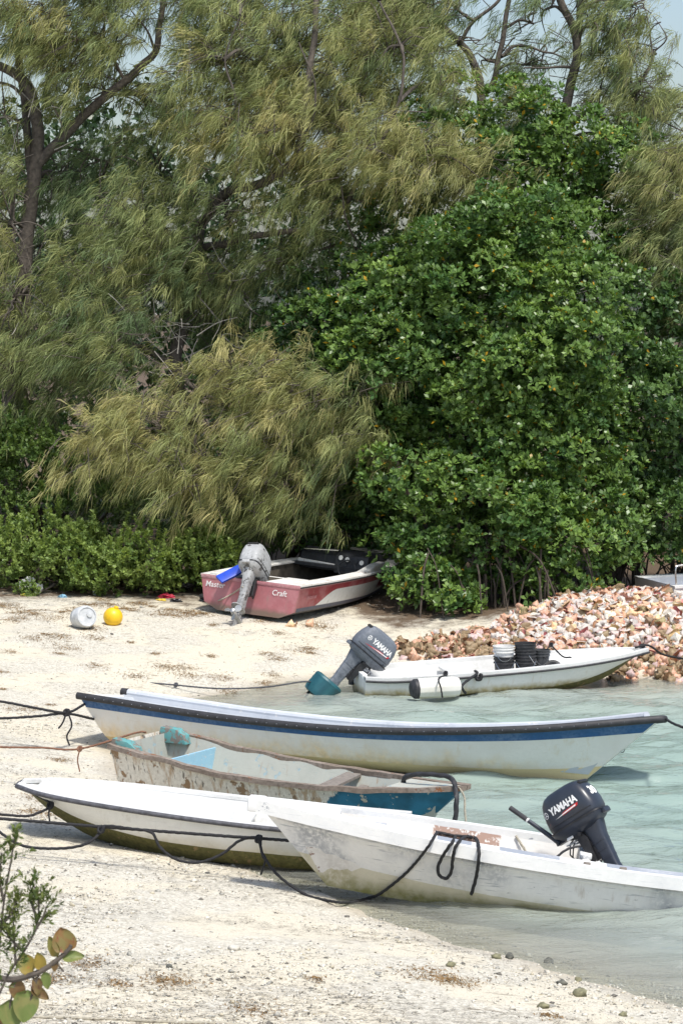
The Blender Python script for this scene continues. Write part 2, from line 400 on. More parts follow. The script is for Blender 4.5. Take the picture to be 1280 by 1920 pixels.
# ------------------------------------------------------------------ boat kit
class Hull:
    """local frame: x forward (stern 0 .. bow L), y port, z up; profile functions of t in 0..1"""
    def __init__(s, L, gb, gz, cb, cz, kz, rake=0.5, srake=0.0, flare=0.8, nf=4, stem=0.02, kb=None):
        s.kb = kb or (lambda t: 0.015)
        s.L, s.gb, s.gz, s.cb, s.cz, s.kz, s.rake, s.srake, s.flare, s.nf, s.stem = L, gb, gz, cb, cz, kz, rake, srake, flare, nf, stem
        s.top = max(gz(1.0, 1), 0.3)
    def x(s, t, h): return t * s.L - s.rake * (1 - h) * t ** 5 + s.srake * (1 - h) * (1 - t) ** 6
    def pt(s, t, side, u):
        """u 0 chine .. 1 gunwale on one side"""
        G = s.gz(t, side); c, z0 = s.cb(t), s.cz(t); g = max(s.gb(t), s.stem)
        y = c + (g - c) * u ** s.flare; z = z0 + (G - z0) * u
        K = s.kz(t); h = min(1, max(0, (z - K) / max(G - K, 1e-4)))
        return Vector((s.x(t, h), side * y, z))
    def section(s, t):
        out = [s.pt(t, 1, j / s.nf) for j in range(s.nf, -1, -1)]
        k_ = min(s.kb(t), s.cb(t) * 0.9)
        out += [Vector((s.x(t, 0), k_, s.kz(t))), Vector((s.x(t, 0), -k_, s.kz(t)))]
        out += [s.pt(t, -1, j / s.nf) for j in range(0, s.nf + 1)]
        return out
    def gun(s, t, side, off=0.0, dz=0.0):
        return Vector((s.x(t, 1), side * max(max(s.gb(t), s.stem) + off, 0.0), s.gz(t, side) + dz))
    def shell(s, mat, parent, n=28, name='hull', jitter=0.0):
        ts = [1 - (1 - i / n) ** 1.25 for i in range(n + 1)]
        b = MB(); b.quadloft([s.section(t) for t in ts], False)
        k = len(s.section(0))
        if isinstance(mat, (list, tuple)): b.m = [1 if (i % (k - 1)) in (s.nf, s.nf + 1, s.nf + 2) else 0 for i in range(len(b.f))]
        b.face(range(k)); e = n * k; b.face([e + j for j in range(k)][::-1])
        return b.build(name, mat, parent, 28, jitter=jitter)
    def stripe(s, mat, parent, u0, u1, proud=0.005, n=36, name='stripe', t0=0.0, t1=1.0, sides=(1, -1)):
        b = MB()
        for sd in sides:
            rings = []
            for i in range(n + 1):
                t = t0 + (t1 - t0) * (1 - (1 - i / n) ** 1.3); o = Vector((0, sd * proud, 0))
                rings.append([s.pt(t, sd, u) + o for u in np.linspace(u0, u1, 4)] + [s.pt(t, sd, u) - o for u in (u1, u0)])
            b.quadloft(rings, True, True, True)
        return b.build(name, mat, parent, 40)
    def cap(s, mat, parent, w=0.07, o=0.012, th=0.035, n=36, t0=0.0, name='gunwale', jitter=0.0, sides=(1, -1), t1=1.0):
        b = MB()
        for sd in sides:
            rings = []
            for i in range(n + 1):
                t = t0 + (t1 - t0) * (1 - (1 - i / n) ** 1.3)
                A = s.gun(t, sd, o); B = s.gun(t, sd, -w)
                rings.append([A + Vector((0, 0, -th)), A + Vector((0, 0, 0.006)), B + Vector((0, 0, 0.006)), B + Vector((0, 0, -th))])
            b.quadloft(rings, True, True, True)
        return b.build(name, mat, parent, 40, jitter=jitter)
    def rail(s, mat, parent, r=0.02, off=0.02, dz=-0.02, n=40, t0=0.0, name='rub_rail', flat=1.0, sides=(1, -1)):
        b = MB()
        if len(sides) == 2:
            ts = [t0 + (1 - t0) * (1 - (1 - i / n) ** 1.3) for i in range(n + 1)]
            pts = [s.gun(t, 1, off, dz) for t in ts] + [s.gun(1, 1, 0, dz) + Vector((off * 1.2, -s.stem, 0))] + [s.gun(t, -1, off, dz) for t in ts[::-1]]
            b.tube(pts, r, 8, flat=flat)
        return b.build(name, mat, parent, 50)
    def y_at(s, t, z):
        if z >= s.gz(t, 1): return s.gb(t)
        if z >= s.cz(t): return s.cb(t) + (s.gb(t) - s.cb(t)) * ((z - s.cz(t)) / (s.gz(t, 1) - s.cz(t))) ** s.flare
        return s.kb(t) + (s.cb(t) - s.kb(t)) * max(0, (z - s.kz(t))) / max(1e-3, s.cz(t) - s.kz(t))
    def panel(s, b, x, z0, z1, dx, inset=0.05):
        """board across the boat shaped to the hull, x..x+dx, z0..z1"""
        rings = []
        for xx in (x, x + dx):
            t = xx / s.L; r = []
            for z in (z0, (z0 + z1) / 2, z1): r.append(Vector((xx, max(0.02, s.y_at(t, z) - inset), z)))
            rings.append(r + [Vector((p.x, -p.y, p.z)) for p in r[::-1]])
        b.quadloft(rings, True, True, True)
    def liner(s, mat, parent, w=0.07, fz=0.12, inset=0.03, t0=0.012, t1=0.97, n=26, name='liner', floor=None):
        """inner skin: sides and floor"""
        b = MB(); rings = []
        for i in range(n + 1):
            t = t0 + (t1 - t0) * i / n
            f = fz(t) if callable(fz) else fz
            row = []
            for sd in (1, -1):
                G = s.gun(t, sd, -w * 0.9, -0.01); g = abs(G.y)
                ib = min(max(s.cb(t) - inset, 0.0) * 0.97 + 0.0, g)
                f2 = min(f, G.z - 0.03)
                ib = max(0.0, min(ib, s.y_at(t, f2) - 0.025))
                hh = (f2 - s.kz(t)) / max(s.gz(t, sd) - s.kz(t), 1e-3)
                xf = s.x(t, min(1, max(0.35, hh)))
                side = [G, Vector((0.5 * (G.x + xf), sd * (0.55 * g + 0.45 * ib), 0.5 * (G.z + f2))), Vector((xf, sd * ib, f2))]
                row.append(side)
            rings.append(row[0] + row[1][::-1])
        b.quadloft(rings, False); b.face(range(6)); e = n * 6; b.face([e + j for j in range(6)][::-1])
        return b.build(name, mat, parent, 40)

def lerpf(*kv):
    xs = [a for a, _ in kv]; ys = [b for _, b in kv]
    # smooth monotone-ish interpolation
    def f(t, *_):
        if t <= xs[0]: return ys[0]
        for i in range(len(xs) - 1):
            if t <= xs[i + 1]:
                p0 = ys[max(i - 1, 0)]; p1 = ys[i]; p2 = ys[i + 1]; p3 = ys[min(i + 2, len(ys) - 1)]
                h = xs[i + 1] - xs[i]; u = (t - xs[i]) / h
                m1 = (p2 - p0) / (xs[i + 1] - xs[max(i - 1, 0)]) * h if i > 0 else (p2 - p1)
                m2 = (p3 - p1) / (xs[min(i + 2, len(xs) - 1)] - xs[i]) * h if i + 2 < len(xs) else (p2 - p1)
                return (2 * u ** 3 - 3 * u * u + 1) * p1 + (u ** 3 - 2 * u * u + u) * m1 + (-2 * u ** 3 + 3 * u * u) * p2 + (u ** 3 - u * u) * m2
        return ys[-1]
    return f

ROPE = {}
def rope(name, pts, r, mat, label, cat='rope', knots=(), n=10, tails=(), group=None, parent=None):
    P = catmull(pts, n)
    # refine so the lay of the strands shows
    Q = []
    for a, b in zip(P[:-1], P[1:]):
        k = max(1, int((b - a).length / (r * 2.2))); k = min(k, 24)
        Q += [a.lerp(b, i / k) for i in range(k)]
    Q.append(P[-1])
    b = MB(); b.tube(Q, r, 9, twist=2.1 / (r * 6), lobes=3, amp=0.16)
    for kp in knots:
        kp = Vector(kp[:3])
        for i in range(5):
            a = [kp + r * 2.1 * Vector((math.cos(q + i), math.sin(q * 1.0 + i * 0.7) * 0.8, math.sin(q + i * 1.3))) for q in np.linspace(0, 5.6, 12)]
            b.tube(a, r * 0.95, 7)
    for tl in tails: b.tube(catmull(tl, 8), r * 0.7, 7)
    o = b.build(name, mat, parent, 60)
    if parent is None: tag(o, label, cat, group)
    return o
# ------------------------------------------------------------------ boat materials
M['white_hull'] = paint('weathered_white_hull', (0.80, 0.80, 0.77), 0.35, dirt=(0.50, 0.50, 0.47), dirt_amt=0.35, chips=(0.25, 0.22, 0.2), chip_thr=0.72, chip_scale=16, bands=[((0.44, 0.38, 0.24), 0.12, 0.34, 0.55)], streak=(0.5, 0.47, 0.40), streak_amt=0.4)
M['algae'] = paint('algae_bottom', (0.16, 0.15, 0.05), 0.6, dirt=(0.07, 0.07, 0.03), dirt_amt=0.7, chips=(0.30, 0.21, 0.10), chip_thr=0.6, var=0.5)
M['rubber'] = simple('black_rubber', (0.03, 0.03, 0.033), 0.6, 0.4, 14)
M['grey_rubber'] = simple('sunbleached_black_rubber', (0.075, 0.075, 0.085), 0.65, 0.45, 18)
M['black_rope'] = simple('black_rope_fibre', (0.016, 0.016, 0.018), 0.8, 0.4, 60, bump=0.4, bscale=200)
M['brown_rope'] = simple('old_brown_rope', (0.20, 0.10, 0.06), 0.9, 0.4, 60, bump=0.4, bscale=200)
M['tan_rope'] = simple('pale_rope', (0.36, 0.33, 0.26), 0.9, 0.3, 60, bump=0.4, bscale=200)
M['liner_white'] = paint('white_gelcoat_liner', (0.74, 0.74, 0.72), 0.3, dirt=(0.42, 0.42, 0.39), dirt_amt=0.6, chips=(0.36, 0.35, 0.33), chip_thr=0.74, chip_scale=14)
M['worn_white'] = paint('worn_white_paint', (0.78, 0.77, 0.75), 0.55, dirt=(0.36, 0.37, 0.39), dirt_amt=1.2, chips=(0.33, 0.33, 0.33), chip_thr=0.65, chip_scale=22,
                        bands=[((0.50, 0.44, 0.28), -0.05, 0.30, 0.5), ((0.22, 0.21, 0.05), 0.0, 0.20, 0.85)], streak=(0.46, 0.40, 0.34), streak_amt=0.6, bump=0.3, chip_stretch=(0.35, 0.35, 1.6))
M['worn_bottom'] = paint('worn_bottom_paint', (0.62, 0.58, 0.46), 0.6, dirt=(0.30, 0.27, 0.14), dirt_amt=0.7, bands=[((0.17, 0.17, 0.03), 0.02, 0.24, 0.9)], bump=0.3)
M['worn_cap'] = paint('flaking_white_gunwale', (0.82, 0.82, 0.80), 0.5, dirt=(0.44, 0.46, 0.49), dirt_amt=0.5, chips=(0.38, 0.41, 0.45), chip_thr=0.63, chip_scale=4.5, bump=0.35, chip_stretch=(0.5, 1, 1))
M['worn_inside'] = paint('peeling_inside', (0.76, 0.74, 0.70), 0.6, dirt=(0.45, 0.42, 0.38), dirt_amt=0.6, chips=(0.36, 0.24, 0.19), chip_thr=0.58, chip_scale=3.0, bump=0.4, chip_stretch=(0.5, 1, 1))
M['grey_patch'] = paint('grey_deck_paint', (0.33, 0.36, 0.41), 0.55, dirt=(0.7, 0.7, 0.7), dirt_amt=0.5, chips=(0.75, 0.75, 0.74), chip_thr=0.64)
M['panga_white'] = paint('panga_white', (0.82, 0.80, 0.75), 0.35, dirt=(0.56, 0.52, 0.44), dirt_amt=0.3, bands=[((0.74, 0.53, 0.24), 0.04, 0.38, 0.85)], streak=(0.62, 0.48, 0.26), streak_amt=0.25)
M['panga_bottom'] = paint('panga_yellowed_bottom', (0.74, 0.60, 0.34), 0.45, dirt=(0.5, 0.38, 0.18), dirt_amt=0.5, bands=[((0.35, 0.25, 0.10), -0.05, 0.1, 0.6)])
M['blue'] = paint('blue_band', (0.022, 0.105, 0.27), 0.4, dirt=(0.20, 0.27, 0.38), dirt_amt=0.45, chips=(0.45, 0.5, 0.55), chip_thr=0.72, chip_scale=14, var=0.2)
M['grey_white'] = paint('chalky_grey_white', (0.55, 0.58, 0.62), 0.6, dirt=(0.30, 0.33, 0.38), dirt_amt=0.6, chips=(0.78, 0.78, 0.78), chip_thr=0.6, chip_scale=10)
M['panga_inside'] = paint('panga_inside', (0.52, 0.55, 0.58), 0.6, dirt=(0.33, 0.34, 0.35), dirt_amt=0.6)
# peeling old boat: white with rusty-brown stains, blue bow
def old_hull_mat():
    t = NT('peeling_old_hull'); x, y, z = t.xyz()
    n = t.noise(24, 6, rough=0.7); col = t.ramp(n, [(0.3, (0.60, 0.55, 0.46)), (0.62, (0.80, 0.76, 0.67))])
    st = t.noise(13, 4, stretch=(1, 1, 0.07)); col = t.mix(t.math('MULTIPLY', t.step(st, 0.50, 0.66), 0.75), col, (0.40, 0.25, 0.12))
    st2 = t.noise(30, 4, stretch=(1, 1, 0.1)); col = t.mix(t.math('MULTIPLY', t.step(st2, 0.60, 0.66), 0.85), col, (0.12, 0.10, 0.08))
    p = t.noise(2.6, 8, rough=0.6); col = t.mix(t.step(p, 0.60, 0.62), col, t.mix(t.noise(12, 5), (0.15, 0.12, 0.09), (0.42, 0.26, 0.13)))
    xb = t.math('ADD', x, t.math('MULTIPLY', t.math('SUBTRACT', t.noise(5, 7, rough=0.7), 0.5), 0.5))
    bl = t.step(t.math('SUBTRACT', xb, t.math('MULTIPLY', z, 0.9)), 2.62, 2.66)
    blue = t.mix(t.step(t.noise(7, 7, rough=0.65), 0.6, 0.63), t.ramp(t.noise(3, 4), [(0.3, (0.012, 0.075, 0.12)), (0.7, (0.03, 0.20, 0.33))]), (0.55, 0.50, 0.40))
    col = t.mix(bl, col, blue)
    t.bump(t.math('ADD', n, t.math('MULTIPLY', t.step(p, 0.6, 0.625), -1.0)), 0.5, 0.006)
    return t.done(col, 0.65, 0, 0.3)
M['old_hull'] = old_hull_mat()
M['old_wood'] = paint('weathered_gunwale_wood', (0.24, 0.19, 0.15), 0.85, dirt=(0.36, 0.31, 0.27), dirt_amt=0.8, chips=(0.30, 0.13, 0.06), chip_thr=0.6, chip_scale=6, bump=0.7, var=0.35)
M['old_inside'] = paint('old_inside', (0.44, 0.45, 0.40), 0.75, dirt=(0.34, 0.36, 0.32), dirt_amt=0.8, chips=(0.40, 0.52, 0.55), chip_thr=0.58, chip_scale=7, streak=(0.30, 0.16, 0.07), streak_amt=0.9, bump=0.5)
M['sky_blue'] = paint('flaking_sky_blue', (0.30, 0.52, 0.64), 0.6, dirt=(0.62, 0.66, 0.66), dirt_amt=0.8, chips=(0.68, 0.70, 0.68), chip_thr=0.58, chip_scale=10, bump=0.5)
M['teal_flake'] = paint('flaking_teal', (0.11, 0.33, 0.33), 0.7, dirt=(0.25, 0.24, 0.21), dirt_amt=0.9, chips=(0.25, 0.22, 0.19), chip_thr=0.50, chip_scale=9, bump=0.5)
M['plank_wood'] = paint('grey_plank', (0.26, 0.23, 0.20), 0.9, dirt=(0.15, 0.12, 0.10), dirt_amt=0.7, bump=0.6, var=0.3)

def cross_box(b, H, t, z0, z1, dx, inset=0.06):
    """plank across the boat at station t between heights z0..z1, length dx along x"""
    H.panel(b, t * H.L, z0, z1, dx, inset)

# bare brown fibreglass where the paint inside the nearest boat has come off
nt = M['worn_inside'].node_tree; w_ = NT.__new__(NT); w_.mat = M['worn_inside']; w_.t = nt; w_.n = nt.nodes; w_.l = nt.links; w_.b = nt.nodes['Principled BSDF']; w_.tc = [n for n in nt.nodes if n.type == 'TEX_COORD'][0]; w_.obj = w_.tc.outputs['Object']
x_, y_, z_ = w_.xyz(); src = w_.b.inputs['Base Color'].links[0].from_socket
xn = w_.math('ADD', x_, w_.math('MULTIPLY', w_.math('SUBTRACT', w_.noise(6, 6, rough=0.7), 0.5), 0.5))
f_ = w_.math('MULTIPLY', w_.math('MULTIPLY', w_.step(xn, 3.72, 3.76), w_.math('SUBTRACT', 1.0, w_.step(xn, 4.36, 4.40))), w_.math('MULTIPLY', w_.step(w_.math('ADD', z_, w_.math('MULTIPLY', w_.noise(9, 5), 0.1)), 0.44, 0.46), w_.step(w_.noise(14, 6, rough=0.7), 0.40, 0.44)))
w_.val(w_.b.inputs['Base Color'], w_.mix(f_, src, (0.36, 0.24, 0.19)))
# ------------------------------------------------------------------ near worn boat
YA = 176.6
A = empty('fishing_boat', (5.22, 26.10, -0.385), (R(0.8), R(-5.0), R(YA)),
          label='worn white open fishing boat nearest the camera, black rope draped over its side', cat='boat')
gA = lerpf((0, .60), (.35, .60), (.68, .70), (1, .85))
def gzA(t, s):
    z = gA(t)
    if s < 0: z -= 0.34 * (1 - float(sstep(t, 0.40, 0.475)))
    return z
HA = Hull(6.2, lerpf((0, .60), (.25, .66), (.5, .67), (.72, .56), (.88, .32), (1, .06)), gzA,
          lerpf((0, .50), (.3, .54), (.5, .52), (.72, .36), (.88, .14), (1, .03)),
          lerpf((0, .12), (.4, .15), (.6, .19), (.8, .26), (1, .36)), lerpf((0, 0), (.8, 0), (1, .04)), rake=0.80, flare=0.85, nf=5, stem=0.06, kb=lerpf((0, .40), (.5, .34), (.75, .18), (1, .02)))
HA.shell([M['worn_white'], M['worn_bottom']], A, jitter=0.010)
HA.cap(M['worn_cap'], A, w=0.24, o=0.040, th=0.12, sides=(1,)); HA.cap(M['worn_cap'], A, w=0.07, o=0.040, th=0.12, sides=(-1,))
b = MB(); tipA = HA.gun(1.0, 1, 0, 0); b.box((tipA.x - 0.03, 0, tipA.z - 0.055), (0.18, 0.23, 0.14), taper=(1.0, 0.95)); b.build('stem_cap', M['worn_cap'], A, bevel=0.02)
b = MB()
for sd in (1, -1):
    b.tube([HA.pt(t, sd, 0.66) + Vector((0, sd * 0.004, 0)) for t in np.linspace(0.0, 0.985, 40)], 0.020, 6)
b.build('moulded_strake', M['worn_white'], A)
HA.liner(M['worn_inside'], A, w=0.06, fz=lambda t: 0.17 + max(0, 0.47 - t) * 0.6, t0=0.01, t1=0.95)
b = MB()                                                        # foredeck with a grey step
ring = [HA.gun(t, 1, -0.09, -0.012) for t in np.linspace(0.86, 0.985, 8)] + [HA.gun(t, -1, -0.09, -0.012) for t in np.linspace(0.985, 0.86, 8)]
b.quadloft([[p + Vector((0, 0, -0.04)) for p in ring], ring], True, True, True)
b.build('foredeck', M['worn_cap'], A)
b = MB(); cross_box(b, HA, 0.785, 0.56, 0.66, 0.26, 0.07); b.build('bow_bench', M['grey_patch'], A, bevel=0.01)
b = MB(); cross_box(b, HA, 0.60, 0.36, 0.40, 0.28, 0.10); b.build('thwart', M['worn_inside'], A, bevel=0.008)
b = MB(); xT = 2.86; HA.panel(b, xT - 0.035, 0.2, 0.60, 0.07, 0.05); b.build('transom', M['worn_inside'], A, bevel=0.01)
b = MB(); b.box((xT, 0.0, 0.625), (0.12, 0.42, 0.06)); b.build('motor_pad', M['worn_cap'], A, bevel=0.012)
for (t0, t1) in ((0.645, 0.70), (0.505, 0.60), (0.20, 0.43)):    # grey repainted stretches on the near gunwale
    HA.cap(M['grey_patch'], A, w=0.225, o=-0.045, th=-0.009, t0=t0, t1=t1, sides=(1,), n=10, name='repaired_patch')
for tt in (0.462, 0.405):
    b = MB(); p = HA.gun(tt, 1, -0.05, 0.012); b.box(p, (0.07, 0.035, 0.03)); b.build('cleat', M['plank_wood'], A, bevel=0.006)

# ------------------------------------------------------------------ white skiff on the sand
B = empty('skiff', (0.66, 28.10, -0.05), (0, R(-3.0), R(173.1)),
          label='white skiff with black rubber edge and algae-green bottom, bow resting on the sand', cat='boat')
HB = Hull(4.2, lerpf((0, .70), (.36, .72), (.6, .69), (.8, .58), (.93, .40), (1, .16)), lerpf((0, .46), (.36, .48), (.78, .565), (1, .61)),
          lerpf((0, .60), (.36, .60), (.6, .53), (.8, .36), (.93, .15), (1, .02)), lerpf((0, .17), (.36, .16), (.6, .19), (.8, .29), (.93, .43), (1, .54)),
          lerpf((0, 0), (.62, 0), (.8, .09), (.93, .29), (1, .47)), rake=0.14, flare=0.75, nf=5, stem=0.14, kb=lerpf((0, .46), (.36, .46), (.6, .36), (.8, .16), (.93, .05), (1, .01)))
HB.shell([M['white_hull'], M['algae']], B, 34, jitter=0.006)
HB.cap(M['liner_white'], B, w=0.11, o=0.008, th=0.03)
HB.rail(M['grey_rubber'], B, r=0.026, off=0.014, dz=-0.022)
HB.liner(M['liner_white'], B, w=0.11, fz=lambda t: 0.19 + 0.24 * float(sstep(t, 0.74, 0.96)), t0=0.02, t1=0.955)
b = MB(); cross_box(b, HB, 0.40, 0.32, 0.36, 0.26, 0.14); b.build('thwart', M['liner_white'], B, bevel=0.01)
b = MB(); cross_box(b, HB, 0.05, 0.30, 0.42, 0.40, 0.14); b.build('stern_bench', M['liner_white'], B, bevel=0.01)

# ------------------------------------------------------------------ peeling old boat
C = empty('rowing_boat', (-2.47, 31.75, 0.08), (0, R(2.0), R(-30)),
          label='old rotten boat with peeling cream paint, blue bow and brown wooden gunwale', cat='boat')
HC = Hull(4.45, lerpf((0, .60), (.3, .68), (.6, .61), (.85, .34), (1, .07)), lerpf((0, .68), (.3, .56), (.55, .52), (.8, .56), (1, .64)),
          lerpf((0, .46), (.3, .52), (.6, .43), (.85, .16), (1, .03)), lerpf((0, .04), (.5, .06), (.85, .18), (1, .36)), lerpf((0, 0), (.55, .01), (.85, .12), (1, .30)),
          rake=0.35, srake=0.12, flare=0.95, nf=4, stem=0.06)
HC.shell(M['old_hull'], C, jitter=0.012)
HC.cap(M['old_wood'], C, w=0.065, o=0.03, th=0.05, jitter=0.02, n=60)
HC.liner(M['old_inside'], C, w=0.06, fz=0.12, t0=0.02, t1=0.94)
b = MB(); HC.panel(b, 0.72, 0.10, 0.545, 0.03, 0.04); b.build('bulkhead', M['sky_blue'], C, jitter=0.01)
for sd in (1, -1):
    b = MB(); b.prism([(0.0, .55), (0.40, .55), (0.36, .66), (0.25, .725), (0.03, .745)], sd * 0.575, sd * 0.44, 1); b.build('transom_knee', M['teal_flake'], C, bevel=0.004, jitter=0.02)
b = MB(); b.box((2.75, 0, 0.455), (0.20, 1.04, 0.03), Euler((R(2), 0, R(5)))); b.build('thwart', M['plank_wood'], C)
b = MB(); b.box((3.05, 0.10, 0.40), (0.10, 0.80, 0.04), Euler((R(-6), R(3), R(24)))); b.build('loose_plank', M['plank_wood'], C)
b = MB(); ring = [HC.gun(t, 1, -0.055, -0.006) for t in np.linspace(0.80, 0.99, 8)] + [HC.gun(t, -1, -0.055, -0.006) for t in np.linspace(0.99, 0.80, 8)]
b.quadloft([[p + Vector((0, 0, -0.03)) for p in ring], ring], True, True, True); b.build('foredeck', M['old_inside'], C, jitter=0.015)

# ------------------------------------------------------------------ blue and white panga
D = empty('long_boat', (-3.28, 35.76, 0.03), (R(-8.5), R(1.5), R(-23.7)),
          label='long white open boat with blue band and black rubber rail afloat behind the peeling boat', cat='boat')
HD = Hull(7.84, lerpf((0, .70), (.25, .80), (.5, .82), (.75, .68), (.9, .40), (1, .05)), lerpf((0, .63), (.3, .53), (.55, .555), (.8, .75), (1, 1.02)),
          lerpf((0, .50), (.25, .60), (.5, .58), (.75, .38), (.9, .15), (1, .02)), lerpf((0, .10), (.5, .12), (.75, .18), (.9, .26), (1, .34)), lerpf((0, 0), (1, .04)),
          rake=1.05, srake=0.42, flare=0.8, nf=5, stem=0.05, kb=lerpf((0, .35), (.5, .36), (.75, .2), (1, .01)))
HD.shell([M['panga_white'], M['panga_bottom']], D, 36)
HD.cap(M['grey_white'], D, w=0.13, o=0.01, th=0.06)
HD.rail(M['rubber'], D, r=0.038, off=0.022, dz=-0.025, flat=1.25)
HD.stripe(M['blue'], D, 0.68, 0.985, name='blue_band')
HD.liner(M['panga_inside'], D, w=0.13, fz=0.22, t0=0.02, t1=0.955)
b = MB(); b.box((0.85, 0, 0.50), (1.0, 1.12, 0.05)); b.build('stern_seat', M['grey_white'], D, bevel=0.01)
for tt in (0.36, 0.55, 0.73):
    b = MB(); cross_box(b, HD, tt, 0.40, 0.44, 0.25, 0.20); b.build('thwart', M['panga_inside'], D, bevel=0.008)
b = MB()                                                         # padded roll along the far gunwale
b.tube([HD.gun(t, 1, -0.07, 0.035) for t in np.linspace(0.0, 0.97, 40)], 0.055, 10); b.build('gunwale_roll', M['grey_white'], D)
b = MB(); p0 = HD.gun(0, 1, -0.07, 0.035); b.lathe([(0.058, 0), (0.058, 0.10)], 12, lathe_dir(p0 + Vector((-0.05, 0, 0)), p0 + Vector((0.1, 0, 0)))); b.build('roll_end', M['rubber'], D)
b = MB()
for t_ in np.linspace(0.02, 0.985, 54):
    for sd in (1, -1):
        p = HD.gun(t_, sd, 0.022 + 0.037, -0.025); b.lathe([(0.005, -0.004), (0.005, 0.003)], 6, lathe_dir(p, p + Vector((0, sd, 0))))
tag(b.build('rail_screws', M['grey_patch'], D), kind='stuff')
b = MB(); pe = HD.pt(0.985, 1, 0.35); b.tube([pe + Vector((0.06 + 0.03 * math.cos(a), -0.05, 0.03 * math.sin(a))) for a in np.linspace(0, 6.28, 14)], 0.006, 6); b.build('bow_eye', M['grey_rubber'], D)

# ------------------------------------------------------------------ far skiff by the conch pile
M['far_white'] = paint('skiff_white_stained', (0.80, 0.81, 0.78), 0.35, dirt=(0.5, 0.5, 0.46), dirt_amt=0.35, bands=[((0.35, 0.27, 0.08), 0.10, 0.22, 0.9), ((0.10, 0.09, 0.03), 0.06, 0.13, 0.9)], streak=(0.45, 0.30, 0.12), streak_amt=0.3)
E = empty('skiff', (0.26, 40.45, -0.06), (R(2.5), R(-0.9), R(13)),
          label='small white skiff with buckets aboard beached against the conch shell heap', cat='boat')
HE = Hull(4.65, lerpf((0, .47), (.05, .56), (.14, .62), (.4, .65), (.7, .57), (.88, .36), (1, .06)), lerpf((0, .37), (.1, .36), (.6, .43), (1, .53)),
          lerpf((0, .42), (.14, .55), (.4, .56), (.7, .42), (.88, .2), (1, .02)), lerpf((0, .06), (.6, .08), (.8, .18), (1, .44)), lerpf((0, 0), (.68, 0), (.85, .10), (1, .36)),
          rake=0.28, flare=0.75, nf=5, stem=0.06, kb=lerpf((0, .34), (.5, .42), (.75, .25), (1, .01)))
HE.shell([M['far_white'], M['algae']], E)
HE.cap(M['liner_white'], E, w=0.09, o=0.008, th=0.05)
HE.rail(M['rubber'], E, r=0.018, off=0.014, dz=-0.055)
HE.liner(M['liner_white'], E, w=0.09, fz=lambda t: 0.17 + 0.26 * float(sstep(t, 0.62, 0.85)), t0=0.03, t1=0.95)
b = MB(); b.box((0.03, 0, 0.27), (0.08, 0.62, 0.24)); b.build('transom', M['far_white'], E, bevel=0.01)
b = MB(); cross_box(b, HE, 0.30, 0.27, 0.31, 0.24, 0.13); b.build('thwart', M['liner_white'], E, bevel=0.008)
b = MB(); b.tube([(0.0, 0.30, 0.34), (-0.03, 0.33, 0.30), (-0.03, 0.33, 0.12)], 0.05, 8); b.build('transom_pad', M['grey_rubber'], E)

# ------------------------------------------------------------------ boat on the far right behind the heap
M['far_grey'] = paint('far_grey_hull', (0.70, 0.72, 0.75), 0.4, dirt_amt=0.4)
G = empty('motor_boat', (5.72, 48.6, 0.24), (0, 0, R(16)), label='grey white motor boat with metal rail half hidden behind the conch heap', cat='boat')
HG = Hull(5.2, lerpf((0, .95), (.4, 1.0), (.75, .8), (.93, .35), (1, .05)), lerpf((0, .60), (.5, .66), (1, .85)), lerpf((0, .8), (.5, .8), (.8, .45), (1, .03)),
          lerpf((0, .12), (.6, .15), (1, .45)), lerpf((0, 0), (.7, 0), (1, .25)), rake=0.6, flare=0.8)
HG.shell(M['far_grey'], G); HG.cap(M['white_hull'], G, w=0.16); HG.liner(M['far_grey'], G, w=0.16, fz=0.2)
b = MB(); b.box((2.9, 0, 0.80), (0.9, 1.3, 0.5), taper=(0.7, 0.8)); b.build('cabin', M['white_hull'], G, bevel=0.05)
b = MB(); b.tube(catmull([(0.1, -0.8, 0.6), (0.08, -0.8, 0.9), (0.2, -0.78, 0.96), (0.75, -0.8, 0.95), (0.9, -0.82, 0.85), (0.92, -0.84, 0.6)], 6), 0.018, 8)
M['steel'] = simple('stainless_steel', (0.6, 0.6, 0.6), 0.25, 0.1, 10, metal=1.0, bump=0)
b.build('rail', M['steel'], G)
